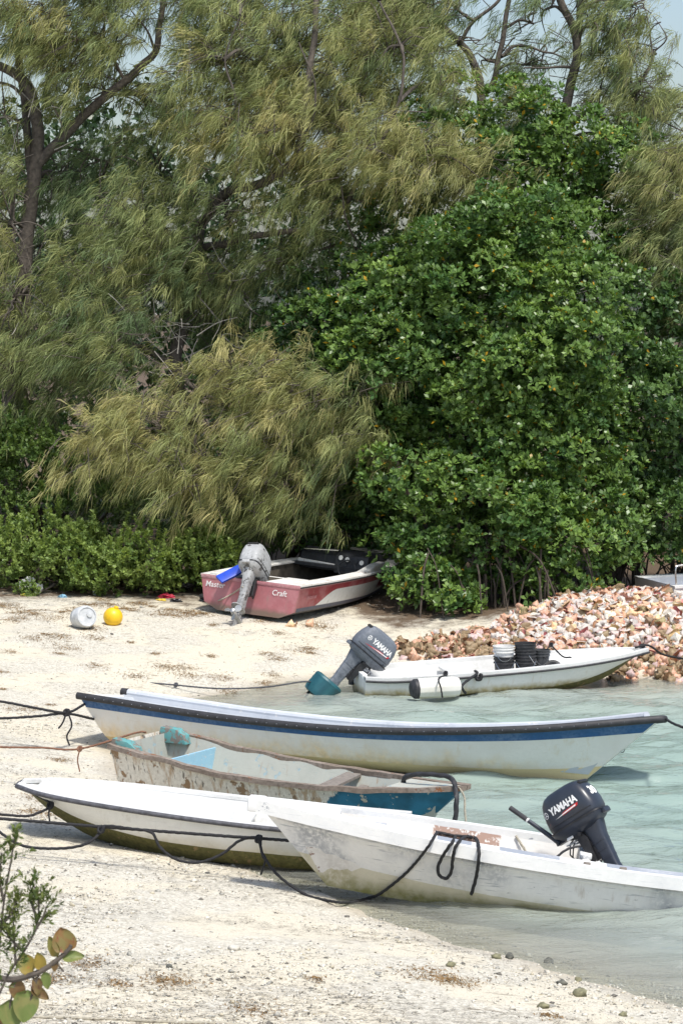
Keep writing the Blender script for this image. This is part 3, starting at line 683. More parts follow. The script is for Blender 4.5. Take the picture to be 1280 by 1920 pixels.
# ------------------------------------------------------------------ wrecked red ski boat
def ski_mat():
    t = NT('faded_red_white_hull'); x, y, z = t.xyz(); n = t.noise(18, 6, rough=0.65)
    red = t.ramp(n, [(0.3, (0.23, 0.028, 0.036)), (0.7, (0.34, 0.06, 0.07))])
    red = t.mix(t.math('MULTIPLY', t.step(t.noise(2.6, 7, rough=0.65), 0.42, 0.62), 0.6), red, (0.44, 0.20, 0.21))
    red = t.mix(t.math('MULTIPLY', t.math('SUBTRACT', 1.0, t.step(x, 0.0, 0.08)), 0.5), red, (0.52, 0.25, 0.27))      # sun-faded pink transom
    white = t.ramp(n, [(0.3, (0.66, 0.66, 0.63)), (0.7, (0.78, 0.78, 0.76))])
    top = t.math('ADD', 0.10, t.math('MULTIPLY', t.step(x, 0.35, 1.35), 0.34))
    top = t.math('ADD', top, t.math('MULTIPLY', t.step(x, 2.0, 5.2), 0.08))
    w = t.math('MULTIPLY', t.step(x, 0.35, 0.45), t.math('SUBTRACT', 1.0, t.step(t.math('SUBTRACT', z, top), 0.0, 0.008)))
    col = t.mix(w, red, white)
    col = t.mix(t.math('MULTIPLY', t.step(x, 0.03, 0.06), t.math('SUBTRACT', 1.0, t.step(t.math('SUBTRACT', z, t.math('MULTIPLY', t.step(x, 2.5, 5.2), 0.22)), 0.185, 0.2))), col, (0.085, 0.09, 0.125))
    red_stain = t.noise(9, 6, rough=0.7, stretch=(1, 1, 0.25)); col = t.mix(t.math('MULTIPLY', t.step(red_stain, 0.56, 0.7), 0.5), col, (0.24, 0.20, 0.17))
    zz = t.math('ADD', z, t.math('MULTIPLY', t.math('SUBTRACT', t.noise(4, 6), 0.5), 0.14))
    col = t.mix(t.math('MULTIPLY', t.math('SUBTRACT', 1.0, t.step(zz, 0.05, 0.16)), 0.8), col, (0.16, 0.14, 0.10))
    t.bump(n, 0.15, 0.004)
    return t.done(col, t.math('ADD', 0.35, t.math('MULTIPLY', n, 0.3)), 0, 0.4)
M['ski_hull'] = ski_mat()
M['ski_bottom'] = paint('dark_hull_bottom', (0.10, 0.10, 0.12), 0.6, dirt=(0.30, 0.26, 0.18), dirt_amt=0.7, var=0.3)
M['ski_deck'] = paint('dirty_white_deck', (0.76, 0.75, 0.71), 0.45, dirt=(0.40, 0.36, 0.30), dirt_amt=0.6, chips=(0.30, 0.20, 0.13), chip_thr=0.72, streak=(0.33, 0.13, 0.05), streak_amt=0.5)
M['pink_band'] = paint('faded_pink_band', (0.46, 0.20, 0.22), 0.5, dirt=(0.55, 0.42, 0.40), dirt_amt=0.5, var=0.2)
M['dash_black'] = simple('black_dash_vinyl', (0.022, 0.023, 0.026), 0.55, 0.4, 9)
M['dark_inside'] = simple('dark_cockpit_carpet', (0.10, 0.085, 0.065), 0.9, 0.6, 5)
M['blue_plastic'] = simple('blue_plastic', (0.02, 0.07, 0.50), 0.4, 0.2, 6)
M['dial'] = simple('gauge_face', (0.55, 0.55, 0.52), 0.35, 0.1, 30)
M['letter_white'] = simple('white_lettering', (0.82, 0.82, 0.80), 0.4, 0.12, 40, bump=0)
M['letter_red'] = simple('dark_red_lettering', (0.22, 0.012, 0.03), 0.4, 0.2, 40, bump=0)
zF = lz(-1.6, 46.6)
F = empty('ski_boat', (-1.62, 46.3, zF + 0.04), (R(3.5), R(0.5), R(61.5)), label='abandoned red and white ski boat with black dashboard under the trees', cat='boat')
HF = Hull(5.05, lerpf((0, 1.0), (.3, 1.06), (.6, 1.0), (.82, .74), (.94, .42), (1, .10)), lerpf((0, .60), (.4, .61), (.75, .64), (1, .70)),
          lerpf((0, .90), (.4, .92), (.7, .72), (.9, .32), (1, .05)), lerpf((0, .12), (.5, .14), (.8, .24), (1, .50)), lerpf((0, 0), (.6, .02), (.85, .14), (1, .40)),
          rake=0.5, srake=-0.03, flare=0.85, nf=4, stem=0.10, kb=lerpf((0, .62), (.5, .6), (.8, .3), (1, .03)))
HF.shell([M['ski_hull'], M['ski_bottom']], F)
HF.cap(M['ski_deck'], F, w=0.30, o=0.015, th=0.02)
HF.stripe(M['pink_band'], F, 0.86, 0.97, name='pink_band', proud=0.012)
HF.rail(M['dash_black'], F, r=0.012, off=0.016, dz=-0.035)
HF.liner(M['dark_inside'], F, w=0.30, fz=0.18, t0=0.14, t1=0.90, name='cockpit')
b = MB(); b.box((0.0, 0, 0.565), (0.026, 2.0, 0.055)); b.build('transom_band', M['pink_band'], F, bevel=0.006)
# aft deck with the motor well cut in it: two side decks and a low middle
for sd in (1, -1):
    b = MB(); b.box((0.40, sd * 0.52, 0.597), (0.78, 0.42, 0.03)); b.build('aft_deck', M['ski_deck'], F, bevel=0.01)
b = MB(); b.box((0.42, 0.02, 0.47), (0.60, 0.62, 0.10)); b.box((0.74, 0, 0.50), (0.06, 1.40, 0.20)); b.build('motor_well', M['ski_deck'], F, bevel=0.02)
b = MB(); b.box((0.22, 0.62, 0.618), (0.30, 0.5, 0.012)); b.build('hatch', M['ski_deck'], F)
# foredeck, dashboard, gauges
b = MB(); ring = [HF.gun(t, 1, -0.24, 0.012) for t in np.linspace(0.56, 0.985, 10)] + [HF.gun(t, -1, -0.24, 0.012) for t in np.linspace(0.985, 0.56, 10)]
b.quadloft([[p + Vector((0, 0, -0.05)) for p in ring], ring, ], True, True, True); b.build('foredeck', M['dash_black'], F)
dash = MB(); dash.prism([(2.95, .52), (3.02, .80), (3.25, .90), (3.45, .86), (3.6, .62)], -0.78, 0.70, 1); dash_o = dash.build('dashboard', M['dash_black'], F, bevel=0.02)
b = MB(); b.prism([(2.82, .50), (2.90, .84), (3.12, .92), (3.2, .60)], -0.78, -0.10, 1); con = b.build('instrument_panel', M['dash_black'], F, bevel=0.03)
for k, (gy, gz_) in enumerate(((-0.22, .79), (-0.36, .77), (-0.52, .75), (-0.66, .74), (-0.30, .66))):
    b = MB(); xg = 2.82 + (gz_ - 0.50) * 0.235 - 0.006; Mx = lathe_dir((xg, gy, gz_), (xg - 1, gy, gz_ + 0.235))
    b.lathe([(0.058, -0.01), (0.058, 0.012), (0.048, 0.014)], 16, Mx); g = b.build('gauge', M['dash_black'], con)
    if k in (0, 1, 3): b = MB(); b.lathe([(0.044, 0.012), (0.044, 0.017)], 16, Mx); b.build('gauge_face', M['dial'], g)
b = MB(); b.tube([(2.74 + 0.05 * math.sin(a), -0.42 + 0.17 * math.cos(a), .62 + 0.15 * math.sin(a)) for a in np.linspace(0, 6.283, 25)], 0.014, 7); b.build('steering_wheel', M['dash_black'], F)
b = MB(); b.box((2.98, 0.30, 0.63), (0.05, 0.86, 0.07), Euler((R(3), 0, 0))); b.build('broken_coaming', M['ski_deck'], F, bevel=0.01)
b = MB(); b.tube([(3.0, -0.1, .905), (3.05, 0.65, .86)], 0.016, 7); b.build('windshield_frame', M['steel'], F)
b = MB(); b.prism([(2.3, .615), (3.1, .615), (3.25, .76), (2.9, .74)], -0.98, -0.80, 1); b.build('side_coaming', M['ski_deck'], F, bevel=0.012)
# lettering
Vt = text_mesh('Master', 0.14, 0.001, 0.15); decal('lettering', Vt, lambda a, c: (-0.004 - (0.60 - 0.40 - c) * 0.05 - 0.006, 0.70 - a * 1.0, 0.44 + c), M['letter_white'], F)
Vt = text_mesh('Craft', 0.14, 0.001, 0.15); decal('lettering', Vt, lambda a, c: (-0.004 - (0.60 - 0.40 - c) * 0.05 - 0.006, -0.60 - a * 1.0, 0.43 + c), M['letter_white'], F)
def side_pt(a, c, x0=4.0, z0=0.40):
    x = x0 + a; tt = min(0.995, max(0, x / HF.L)); G = HF.gz(tt); c0 = HF.cz(tt); u = min(1, max(0, (z0 + c - c0) / (G - c0)))
    p = HF.pt(tt, -1, u); q = HF.pt(min(1, tt + 0.01), -1, u); nrm = Vector((q.y - p.y, -(q.x - p.x), 0)).normalized()
    if nrm.y > 0: nrm = -nrm
    return p + nrm * 0.022
Vt = text_mesh('MasterCraft', 0.22, 0.012, 0.2); decal('lettering', Vt, lambda a, c: side_pt(a, c, 3.55, 0.38), M['letter_red'], F)
Vt = text_mesh('PROSTAR', 0.075, 0.002, 0.1); decal('lettering', Vt, lambda a, c: side_pt(a, c, 0.45, 0.36), M['pink_band'], F)
# things lying in it
o = MB(); o.box((0, 0, 0), (0.80, 0.20, 0.05)); o.box((0.42, 0.0, 0.02), (0.18, 0.26, 0.05)); o = o.build('plastic_board', M['blue_plastic'], None, bevel=0.012)
Fm = F.matrix_world if False else (Matrix.Translation(F.location) @ F.rotation_euler.to_matrix().to_4x4())
o.matrix_world = Fm @ Matrix.Translation((0.12, 0.34, 0.72)) @ Euler((R(28), R(-24), R(-30))).to_matrix().to_4x4()
tag(o, 'blue plastic board lying on the aft deck of the ski boat', 'board')
o = MB(); pts = [Vector((random.uniform(-.5, .5), random.uniform(-.4, .4), random.uniform(0, .10))) for _ in range(26)]
o.tube(catmull(pts, 8), 0.016, 6); o = o.build('rope', M['tan_rope'])
o.matrix_world = Fm @ Matrix.Translation((4.55, -0.18, 0.74)); tag(o, 'tangled pale rope heaped on the bow of the ski boat', 'rope')
# ------------------------------------------------------------------ outboard motors
M['cowl_dark'] = simple('slate_cowl_paint', (0.030, 0.036, 0.050), 0.32, 0.25, 5, bump=0.05, bscale=120)
M['cowl_worn'] = paint('worn_grey_cowl', (0.15, 0.17, 0.20), 0.5, dirt=(0.26, 0.27, 0.29), dirt_amt=0.6, chips=(0.04, 0.04, 0.045), chip_thr=0.66, var=0.25)
M['leg_dark'] = simple('slate_leg_paint', (0.026, 0.032, 0.046), 0.38, 0.25, 6, bump=0.05)
M['black_iron'] = simple('greasy_black_iron', (0.018, 0.018, 0.02), 0.5, 0.5, 25, bump=0.3)
M['alu'] = simple('scuffed_aluminium', (0.45, 0.46, 0.47), 0.42, 0.3, 14, metal=0.7)
M['alu_white'] = paint('oxidised_grey_casing', (0.46, 0.47, 0.47), 0.5, dirt=(0.20, 0.20, 0.20), dirt_amt=1.2, chips=(0.12, 0.115, 0.11), chip_thr=0.57, bump=0.4, var=0.3)
M['decal_red'] = simple('red_decal', (0.55, 0.02, 0.025), 0.35, 0.1, 30, bump=0)
LV = [(.13, -.315, .265, .155), (.17, -.335, .28, .172), (.26, -.335, .28, .176), (.36, -.315, .27, .170), (.44, -.285, .245, .156), (.49, -.245, .205, .132), (.515, -.19, .15, .098), (.525, -.12, .08, .05)]
def cowl_side(x, z, sd):
    zs = [l[0] for l in LV]
    xa, xf, w = (np.interp(z, zs, [l[k] for l in LV]) for k in (1, 2, 3))
    c, h = (xa + xf) / 2, (xf - xa) / 2; q = min(0.999, abs((x - c) / h))
    return Vector((x, sd * (w * (1 - q ** 4) ** 0.25 + 0.004), z))
def cowl_back(y, z):
    zs = [l[0] for l in LV]; xa, xf, w = (np.interp(z, zs, [l[k] for l in LV]) for k in (1, 2, 3))
    h = (xf - xa) / 2; q = min(0.999, abs(y / w)); return Vector(((xa + xf) / 2 - h * (1 - q ** 4) ** 0.25 - 0.004, y, z))
def sup_ring(z, xa, xf, w, n=28, e=4.0):
    c, h = (xa + xf) / 2, (xf - xa) / 2; out = []
    for k in range(n):
        a = 2 * math.pi * k / n; ca, sa = math.cos(a), math.sin(a)
        out.append(Vector((c + h * math.copysign(abs(ca) ** (2 / e), ca), w * math.copysign(abs(sa) ** (2 / e), sa), z)))
    return out
def swoosh(poly, sd, name, mat, par):
    V = [Vector((a, b, 0)) for a, b in poly]; decal(name, (V, [tuple(range(len(V)))]), lambda a, c: cowl_side(a, c, sd), mat, par)
def outboard(name, M_world, cowl, leg, label, number=None, tiller=True, brand=True, bare=False):
    """engine frame: origin at the transom clamp, x towards the bow, z up along the drive shaft"""
    E_ = empty(name, (0, 0, 0), label=label, cat='outboard motor'); E_.matrix_world = M_world
    b = MB(); b.quadloft([sup_ring(*l) for l in LV], True, True, True); cw = b.build('cowling', cowl, E_, 40)
    b = MB(); b.quadloft([sup_ring(.02, -.20, .17, .10), sup_ring(.06, -.29, .24, .145), sup_ring(.10, -.335, .285, .172), sup_ring(.128, -.342, .288, .176)], True, True, True)
    b.build('lower_pan', leg, E_, 40)
    b = MB(); b.quadloft([sup_ring(.126, -.350, .294, .182), sup_ring(.142, -.350, .294, .182)], True, True, True); b.build('seam_band', M['black_iron'], E_, 40)
    b = MB(); b.box((-.352, 0, .10), (.05, .12, .05)); b.build('latch', leg, E_, bevel=0.008)
    b = MB(); b.box((-.262, 0, .462), (.05, .17, .04), Euler((0, R(38), 0))); b.build('air_intake', M['black_iron'], cw, bevel=0.006)
    b = MB(); b.quadloft([sup_ring(.05, -.27, -.02, .085), sup_ring(-.10, -.23, -.05, .068), sup_ring(-.42, -.205, -.07, .055), sup_ring(-.52, -.22, -.06, .055)], True, True, True); b.build('drive_leg', leg, E_, 40)
    lw = MB(); lw.quadloft([sup_ring(-.505, -.225, -.055, .058), sup_ring(-.56, -.21, -.07, .05), sup_ring(-.66, -.20, -.08, .034), sup_ring(-.72, -.20, -.08, .03)], True, True, True)
    lower = lw.build('lower_unit', leg if not bare else M['alu_white'], E_, 40)
    b = MB(); b.quadloft([sup_ring(-.615, -.36, -.04, .085, e=2.6), sup_ring(-.628, -.36, -.04, .085, e=2.6)], True, True, True); b.build('cavitation_plate', leg if not bare else M['alu_white'], lower)
    b = MB(); b.lathe([(.006, -.20), (.035, -.13), (.046, 0.0), (.046, .12), (.032, .17)], 14, lathe_dir((-.16, 0, -.76), (-1.0, 0, -.76))); b.build('gearcase', leg if not bare else M['alu_white'], lower)
    b = MB(); b.prism([(-.24, -.79), (-.10, -.79), (-.17, -.95), (-.22, -.95)], -.006, .006, 1); b.build('skeg', leg if not bare else M['alu_white'], lower)
    pr = MB()
    for k in range(3):
        a = k * 2.094 + .3; ca, sa = math.cos(a), math.sin(a)
        rings = []
        for r, wd, tw in ((.03, .05, 0.9), (.08, .095, .7), (.12, .085, .5), (.14, .03, .4)):
            c0 = Vector((-.33, r * ca, -.76 + r * sa)); tng = Vector((0, -sa, ca))
            d = (tng * math.cos(tw) + Vector((1, 0, 0)) * math.sin(tw)) * wd / 2
            rings.append([c0 - d + Vector((.004, 0, 0)), c0 + d + Vector((.004, 0, 0)), c0 + d - Vector((.004, 0, 0)), c0 - d - Vector((.004, 0, 0))])
        pr.quadloft(rings, True, True, True)
    pr.lathe([(.04, 0), (.036, .09), (.02, .10)], 12, lathe_dir((-.29, 0, -.76), (-1, 0, -.76))); pr.build('propeller', M['alu'] if bare else M['black_iron'], lower)
    b = MB(); b.tube([(.10, .0, .02), (.16, .06, -.02), (.20, .10, -.12), (.16, .10, -.22)], .008, 6); b.tube([(.10, -.03, .02), (.18, -.02, -.04), (.24, .02, -.16)], .007, 6); b.build('cables', M['black_iron'], E_, 60)
    b = MB(); b.box((.285, 0, .22), (.02, .09, .05)); b.build('starter_handle', M['black_iron'], cw, bevel=0.008)
    b = MB()
    for sd in (1, -1): b.tube([cowl_side(x_, .195, sd) for x_ in np.linspace(-.30, .24, 12)], .0035, 5)
    b.build('cowl_groove', M['black_iron'], cw)
    for k in range(3):
        b = MB(); b.quadloft([sup_ring(-.14 - k * .09, -.228 + k * .006, -.046 - k * .006, .073 - k * .005), sup_ring(-.15 - k * .09, -.228 + k * .006, -.046 - k * .006, .073 - k * .005)], True, True, True); b.build('leg_rib', leg, E_, 40)
    # clamp bracket and swivel
    b = MB()
    for sd in (1, -1): b.prism([(-.04, -.30), (.02, -.32), (.05, -.02), (.12, .0), (.12, .05), (-.02, .05), (-.06, -.05)], sd * .085 - .012, sd * .085 + .012, 1)
    b.tube([(-.02, -.13, .01), (-.02, .13, .01)], .02, 8); b.box((-.05, 0, -.16), (.07, .12, .30)); br = b.build('clamp_bracket', M['black_iron'], E_, 40)
    for sd in (1, -1):
        b = MB(); b.tube([(.06, sd * .085, -.03), (.17, sd * .085, -.03)], .010, 7); b.tube([(.17, sd * .085 - .04, -.03), (.17, sd * .085 + .04, -.03)], .008, 6); b.build('clamp_screw', M['alu'], br)
    if tiller:
        b = MB(); b.box((.235, .0, .055), (.16, .09, .05)); p0 = Vector((.27, .05, .05)); d = Vector((.45, .10, .89)).normalized()
        b.tube([p0, p0 + d * .10, p0 + d * .40], lambda q: .030 - .008 * q, 10); ar = b.build('tiller_arm', leg, E_, 40)
        b = MB(); b.tube([p0 + d * .40, p0 + d * .42], .0235, 10); b.build('grip_ring', M['letter_white'], ar)
        b = MB(); b.tube([p0 + d * .42, p0 + d * .64], .026, 10); b.build('tiller_grip', M['rubber'], ar)
        b = MB(); b.box((.10, .112, .03), (.075, .012, .05), Euler((R(35), 0, 0))); b.build('warning_plate', M['letter_white'], E_)
    if brand:
        for sd in (1, -1):
            fl = -sd    # reading direction: +x is to the right when seen from -y
            V = text_mesh('YAMAHA', 0.105, 0.0045, 0.0, 0.96)
            kx = 0.82
            decal('lettering', V, lambda a, c: cowl_side(0.0 + fl * 0.0 + (a * kx + 0.03) * (1 if sd < 0 else -1), 0.335 + c, sd), M['letter_white'], cw)
            s_ = 1 if sd < 0 else -1
            ringp = [(-.205 + .030 * math.cos(q), .335 + .036 * math.sin(q)) for q in np.linspace(0, 6.283, 19)[:-1]]
            inner = [(-.205 + .024 * math.cos(q), .335 + .029 * math.sin(q)) for q in np.linspace(0, 6.283, 19)[:-1]]
            V = [Vector((s_ * a, c, 0)) for a, c in ringp + inner]; Fq = [(k, (k + 1) % 18, 18 + (k + 1) % 18, 18 + k) for k in range(18)]
            for k in range(3):
                q = math.pi / 2 + k * 2.0944; n0 = len(V); px_, pz_ = math.cos(q), math.sin(q)
                for (l_, o_) in ((0, -.004), (.026, -.004), (.026, .004), (0, .004)):
                    V.append(Vector((s_ * (-.205 + l_ * px_ - o_ * pz_), .335 + 1.15 * (l_ * pz_ + o_ * px_), 0)))
                Fq.append((n0, n0 + 1, n0 + 2, n0 + 3))
            decal('emblem', (V, Fq), lambda a, c: cowl_side(a, c, sd), M['letter_white'], cw)
            swoosh([(s_ * -.22, .235), (s_ * .02, .278), (s_ * .20, .292), (s_ * .185, .262), (s_ * .03, .250)], sd, 'red_flash', M['decal_red'], cw)
            V2 = [(s_ * -.12, .247), (s_ * .02, .268), (s_ * .17, .281), (s_ * .16, .266), (s_ * .02, .256)]
            decal('white_flash', ([Vector((a, c, 0)) for a, c in V2], [(0, 1, 2, 3, 4)]), lambda a, c: cowl_side(a, c, sd) + Vector((0, sd * 0.002, 0)), M['letter_white'], cw)
    if number:
        V = text_mesh(number, 0.125, 0.007, 0.1); decal('number', V, lambda a, c: cowl_back(-a, 0.345 + c), M['letter_white'], cw)
    return E_

def boat_matrix(o): return Matrix.Translation(o.location) @ o.rotation_euler.to_matrix().to_4x4()
def in_boat(o, p, rot=(0, 0, 0)): return boat_matrix(o) @ Matrix.Translation(p) @ Euler(rot).to_matrix().to_4x4()

outboard('outboard_motor', in_boat(A, (xT + 0.03, 0.02, 0.81), (0, R(38), R(-30))) @ Matrix.Scale(0.98, 4), M['cowl_dark'], M['leg_dark'],
         'dark slate outboard motor with tiller tilted up on the nearest white boat', number='30')
outboard('outboard_motor', in_boat(E, (0.08, 0.05, 0.50), (0, R(42), R(0))) @ Matrix.Scale(1.08, 4), M['cowl_worn'], M['cowl_worn'],
         'scuffed grey outboard motor tilted up with its propeller inside a teal tub', tiller=False)
outboard('outboard_motor', in_boat(F, (0.02, -0.02, 0.60), (R(-6), R(38), R(4))) @ Matrix.Scale(1.18, 4), M['alu_white'], M['alu_white'],
         'oxidised silver outboard motor without decals hanging on the ski boat transom', tiller=False, brand=False, bare=True)
# teal tub over the propeller of the far motor
t = NT('faded_teal_plastic'); n = t.noise(6, 6, rough=0.7, stretch=(1, 1, 0.3))
M['teal_plastic'] = t.done(t.ramp(n, [(0.3, (0.008, 0.06, 0.08)), (0.6, (0.02, 0.11, 0.13)), (0.8, (0.10, 0.22, 0.23))]), 0.45)
Mt = in_boat(E, (0.08, 0.05, 0.50), (0, R(42), R(0))) @ Matrix.Translation((-0.22, 0, -0.86)) @ Matrix.Scale(1.22, 4)
b = MB(); prof = [(0.15, 0.0), (0.19, 0.012)]
for k in range(1, 8): prof += [(0.200 + 0.005 * (k % 2), 0.02 + k * 0.032)]
prof += [(0.19, 0.27), (0.15, 0.28), (0.08, 0.28)]
n_ = 30; rings = [[Vector((r * math.cos(2 * math.pi * k / n_) * (1 + .015 * math.cos(10 * 2 * math.pi * k / n_)), r * math.sin(2 * math.pi * k / n_) * (1 + .015 * math.cos(10 * 2 * math.pi * k / n_)), z)) for k in range(n_)] for r, z in prof]
b.quadloft(rings, True, True, True); o = b.build('plastic_tub', M['teal_plastic'], None, 30); o.matrix_world = Mt
tag(o, 'faded teal plastic tub strapped over the far motor propeller', 'tub')
# ------------------------------------------------------------------ ropes and small things
bpy.context.view_layer.update()
DG = bpy.context.evaluated_depsgraph_get()
def hit(u, v, off=0.02, ymax=None):
    d = ray(u, v).normalized(); ok, loc, nrm, *_ = scene.ray_cast(DG, Vector((0, 0, CAM_H)), d)
    return (loc - d * off) if ok else atz(u, v, 0)
def path(spec, off=0.02):
    out = []
    for s in spec:
        out.append(hit(s[0], s[1], off) if len(s) == 2 else aty(*s))
    return out
K = M['black_rope']
rope('mooring_rope', path([(-160, 1526, 27.0), (0, 1535, 27.0), (200, 1551, 26.95), (400, 1566, 26.9), (500, 1573, 26.75), (541, 1576, 26.52)]), 0.016, K,
     'taut black mooring rope running to the stem of the nearest white boat')
rope('mooring_rope', path([(-60, 1510, 27.0), (0, 1560, 27.0), (45, 1586, 26.95), (110, 1591, 26.9), (160, 1583, 26.85), (188, 1562, 26.9), (197, 1549, 26.9), (240, 1553, 26.86), (284, 1561, 26.82), (300, 1588, 26.8),
      (330, 1611, 26.8), (372, 1617, 26.8), (415, 1602, 26.8), (450, 1576, 26.8), (484, 1572, 26.72), (492, 1600, 26.6), (520, 1640, 26.5), (570, 1676, 26.3), (612, 1688, 26.15), (636, 1692, 25.95)]) + path([(655, 1692), (672, 1689), (690, 1684), (712, 1676), (752, 1645), (775, 1622)], 0.03) + path([(793, 1600), (806, 1582), (814, 1568)], 0.09) + path([(822, 1561), (845, 1566), (868, 1568), (886, 1570)], 0.03),
     0.0145, K, 'slack black rope sagging in loops along the skiff and over the nearest boat', knots=[aty(190, 1555, 26.9), aty(485, 1573, 26.72)],
     tails=[path([(485, 1575, 26.66), (492, 1605, 26.62), (497, 1615, 26.60), (489, 1640, 26.6)])])
rope('rope', path([(816, 1560), (836, 1564), (852, 1568)], 0.03) + path([(848, 1578), (838, 1592), (826, 1612), (820, 1630), (826, 1644), (838, 1646), (846, 1632), (848, 1612), (852, 1592), (860, 1578)], 0.085) + path([(872, 1569), (884, 1570)], 0.03), 0.016, K,
     'black rope loop hanging over the gunwale of the nearest boat')
rope('rope', path([(876, 1568), (890, 1571)], 0.03) + path([(896, 1584), (897, 1610), (892, 1645), (883, 1677)], 0.085), 0.017, K, 'short black rope end dangling beside the loop on the nearest boat')
rope('mooring_rope', path([(-60, 1520, 28.0), (40, 1530, 28.05), (72, 1524, 28.1), (95, 1508, 28.2)]) + [HB and (boat_matrix(B) @ HB.pt(0.985, 1, 0.2))], 0.014, K,
     'short dark rope with a knot hanging under the bow of the white skiff', knots=[aty(95, 1510, 28.15)], tails=[path([(95, 1510, 28.12), (92, 1525, 28.12), (94, 1542, 28.12)])])
st = boat_matrix(D) @ HD.pt(0.0, -1, 0.75)
st2 = boat_matrix(D) @ HD.pt(0.0, -1, 0.4)
rope('mooring_rope', path([(-120, 1300, 34.2), (0, 1315, 34.3), (70, 1328, 34.4), (125, 1336, 34.5)]) + [st], 0.017, K, 'upper black mooring rope knotted to the lower one at the long boat stern',
     knots=[aty(125, 1336, 34.5)], tails=[path([(125, 1336, 34.48), (118, 1355, 34.46), (110, 1366, 34.45)]), path([(128, 1336, 34.48), (135, 1360, 34.46), (126, 1380, 34.45), (131, 1398, 34.45)])])
rope('mooring_rope', path([(-120, 1350, 34.0), (0, 1347, 34.2), (70, 1343, 34.4), (125, 1338, 34.5)]) + [st2], 0.017, K, 'lower black mooring rope running level to the long boat stern')
cs = boat_matrix(C) @ HC.gun(0.0, 1, -0.5, 0.0)
rope('mooring_rope', path([(-120, 1398, 31.6), (0, 1401, 31.6), (80, 1402, 31.6), (150, 1404, 31.6)]) + [cs + Vector((-0.08, -0.05, 0.03)), cs + Vector((0.05, 0, 0.03))], 0.012, M['brown_rope'],
     'thin rusty brown rope tied to the stern of the peeling boat', knots=[aty(150, 1404, 31.6)], tails=[path([(150, 1405, 31.58), (146, 1425, 31.57), (150, 1447, 31.56)])])
pr = in_boat(E, (0.08, 0.05, 0.50), (0, R(42), 0)) @ Vector((-0.42, 0, -0.72))
rope('mooring_rope', path([(-120, 1252, 42.0), (0, 1260, 41.6), (160, 1272, 41.0), (300, 1282, 40.4), (410, 1291, 40.0), (500, 1288, 39.9), (560, 1279, 39.9)]) + [pr], 0.012, M['grey_rubber'],
     'long thin dark line crossing the sand to the far motor', knots=[aty(330, 1284, 40.3)])
bw = boat_matrix(D) @ HD.gun(1, 1, 0, -0.01)
rope('mooring_rope', [bw, aty(1262, 1357, 32.4), aty(1300, 1370, 32.2), aty(1420, 1405, 31.5)], 0.016, K, 'black rope leading off from the bow of the long blue banded boat')
be = boat_matrix(E) @ HE.gun(0.985, 1, -0.04, 0.02)
rope('mooring_rope', [be + Vector((-0.12, -0.1, 0.0)), be + Vector((0.1, 0, 0.02)), aty(1245, 1228, 42.0), aty(1300, 1238, 42.6), aty(1380, 1250, 43.4)], 0.016, K, 'dark rope leading off from the bow of the far skiff', knots=[be])
rope('hose', [boat_matrix(C) @ Vector(p) for p in ((3.55, 0.15, 0.45), (3.70, 0.02, 0.66))] + path([(838, 1456, 29.6), (853, 1478, 29.4), (855, 1510, 29.3), (852, 1545, 29.3)]), 0.028, M['rubber'], 'thick black hose arching over the bow of the peeling boat', cat='hose')
rope('rope', [boat_matrix(C) @ HC.gun(0.99, -1, 0.02, 0.0)] + path([(870, 1495, 29.4), (871, 1520, 29.35), (874, 1550, 29.3)]), 0.012, M['tan_rope'], 'thin grey rope hanging from the bow tip of the peeling boat')
rope('rope', [boat_matrix(A) @ Vector(p) for p in ((3.55, -0.56, 0.62), (3.45, -0.50, 0.5), (3.3, -0.40, 0.32), (3.25, -0.3, 0.22))], 0.012, M['tan_rope'], 'pale rope hanging inside the nearest boat near its motor')
rope('fuel_line', [boat_matrix(A) @ Vector(p) for p in ((2.85, 0.10, 0.72), (3.05, 0.12, 0.66), (3.2, 0.16, 0.5), (3.3, 0.2, 0.25))], 0.012, M['rubber'], 'black fuel line curving down from the nearest motor', cat='hose')
rope('rope', path([(-80, 1905), (60, 1907), (200, 1911), (330, 1917), (450, 1922), (600, 1945)]), 0.014, M['tan_rope'], 'pale twisted rope lying across the sand at the bottom edge')
rope('rope', path([(350, 1131), (385, 1132), (410, 1126), (436, 1113), (455, 1100)]), 0.012, M['tan_rope'], 'pale rope trailing from the silver motor onto the sand')
# fender alongside the far skiff
M['fender_white'] = paint('fender_white', (0.78, 0.76, 0.70), 0.45, dirt=(0.5, 0.46, 0.34), dirt_amt=0.5, bands=[((0.55, 0.5, 0.22), -0.2, -0.08, 0.6)])
fp0 = aty(772, 1292, 39.35); fp1 = aty(862, 1287, 39.55); fe = empty('fender', (fp0 + fp1) / 2, label='fat white ribbed fender with black end floating beside the far skiff', cat='fender')
def loc_(p): return Vector(p) - fe.location
b = MB(); Mx = lathe_dir(loc_(fp0), loc_(fp1)); Lf = (fp1 - fp0).length; n_ = 36
prof = [(0.10, 0.06), (0.145, 0.075), (0.15, 0.12), (0.15, Lf - 0.10), (0.135, Lf - 0.03), (0.08, Lf)]
b.quadloft([[Mx @ Vector((r * (1 + (.02 if k % 3 else -.03)) * math.cos(2 * math.pi * k / n_), r * (1 + (.02 if k % 3 else -.03)) * math.sin(2 * math.pi * k / n_), z)) for k in range(n_)] for r, z in prof], True, True, True)
b.build('fender_body', M['fender_white'], fe, 30)
b = MB(); b.lathe([(0.05, -0.03), (0.10, -0.02), (0.148, 0.03), (0.152, 0.085)], 24, Mx); b.build('end_cap', M['rubber'], fe)
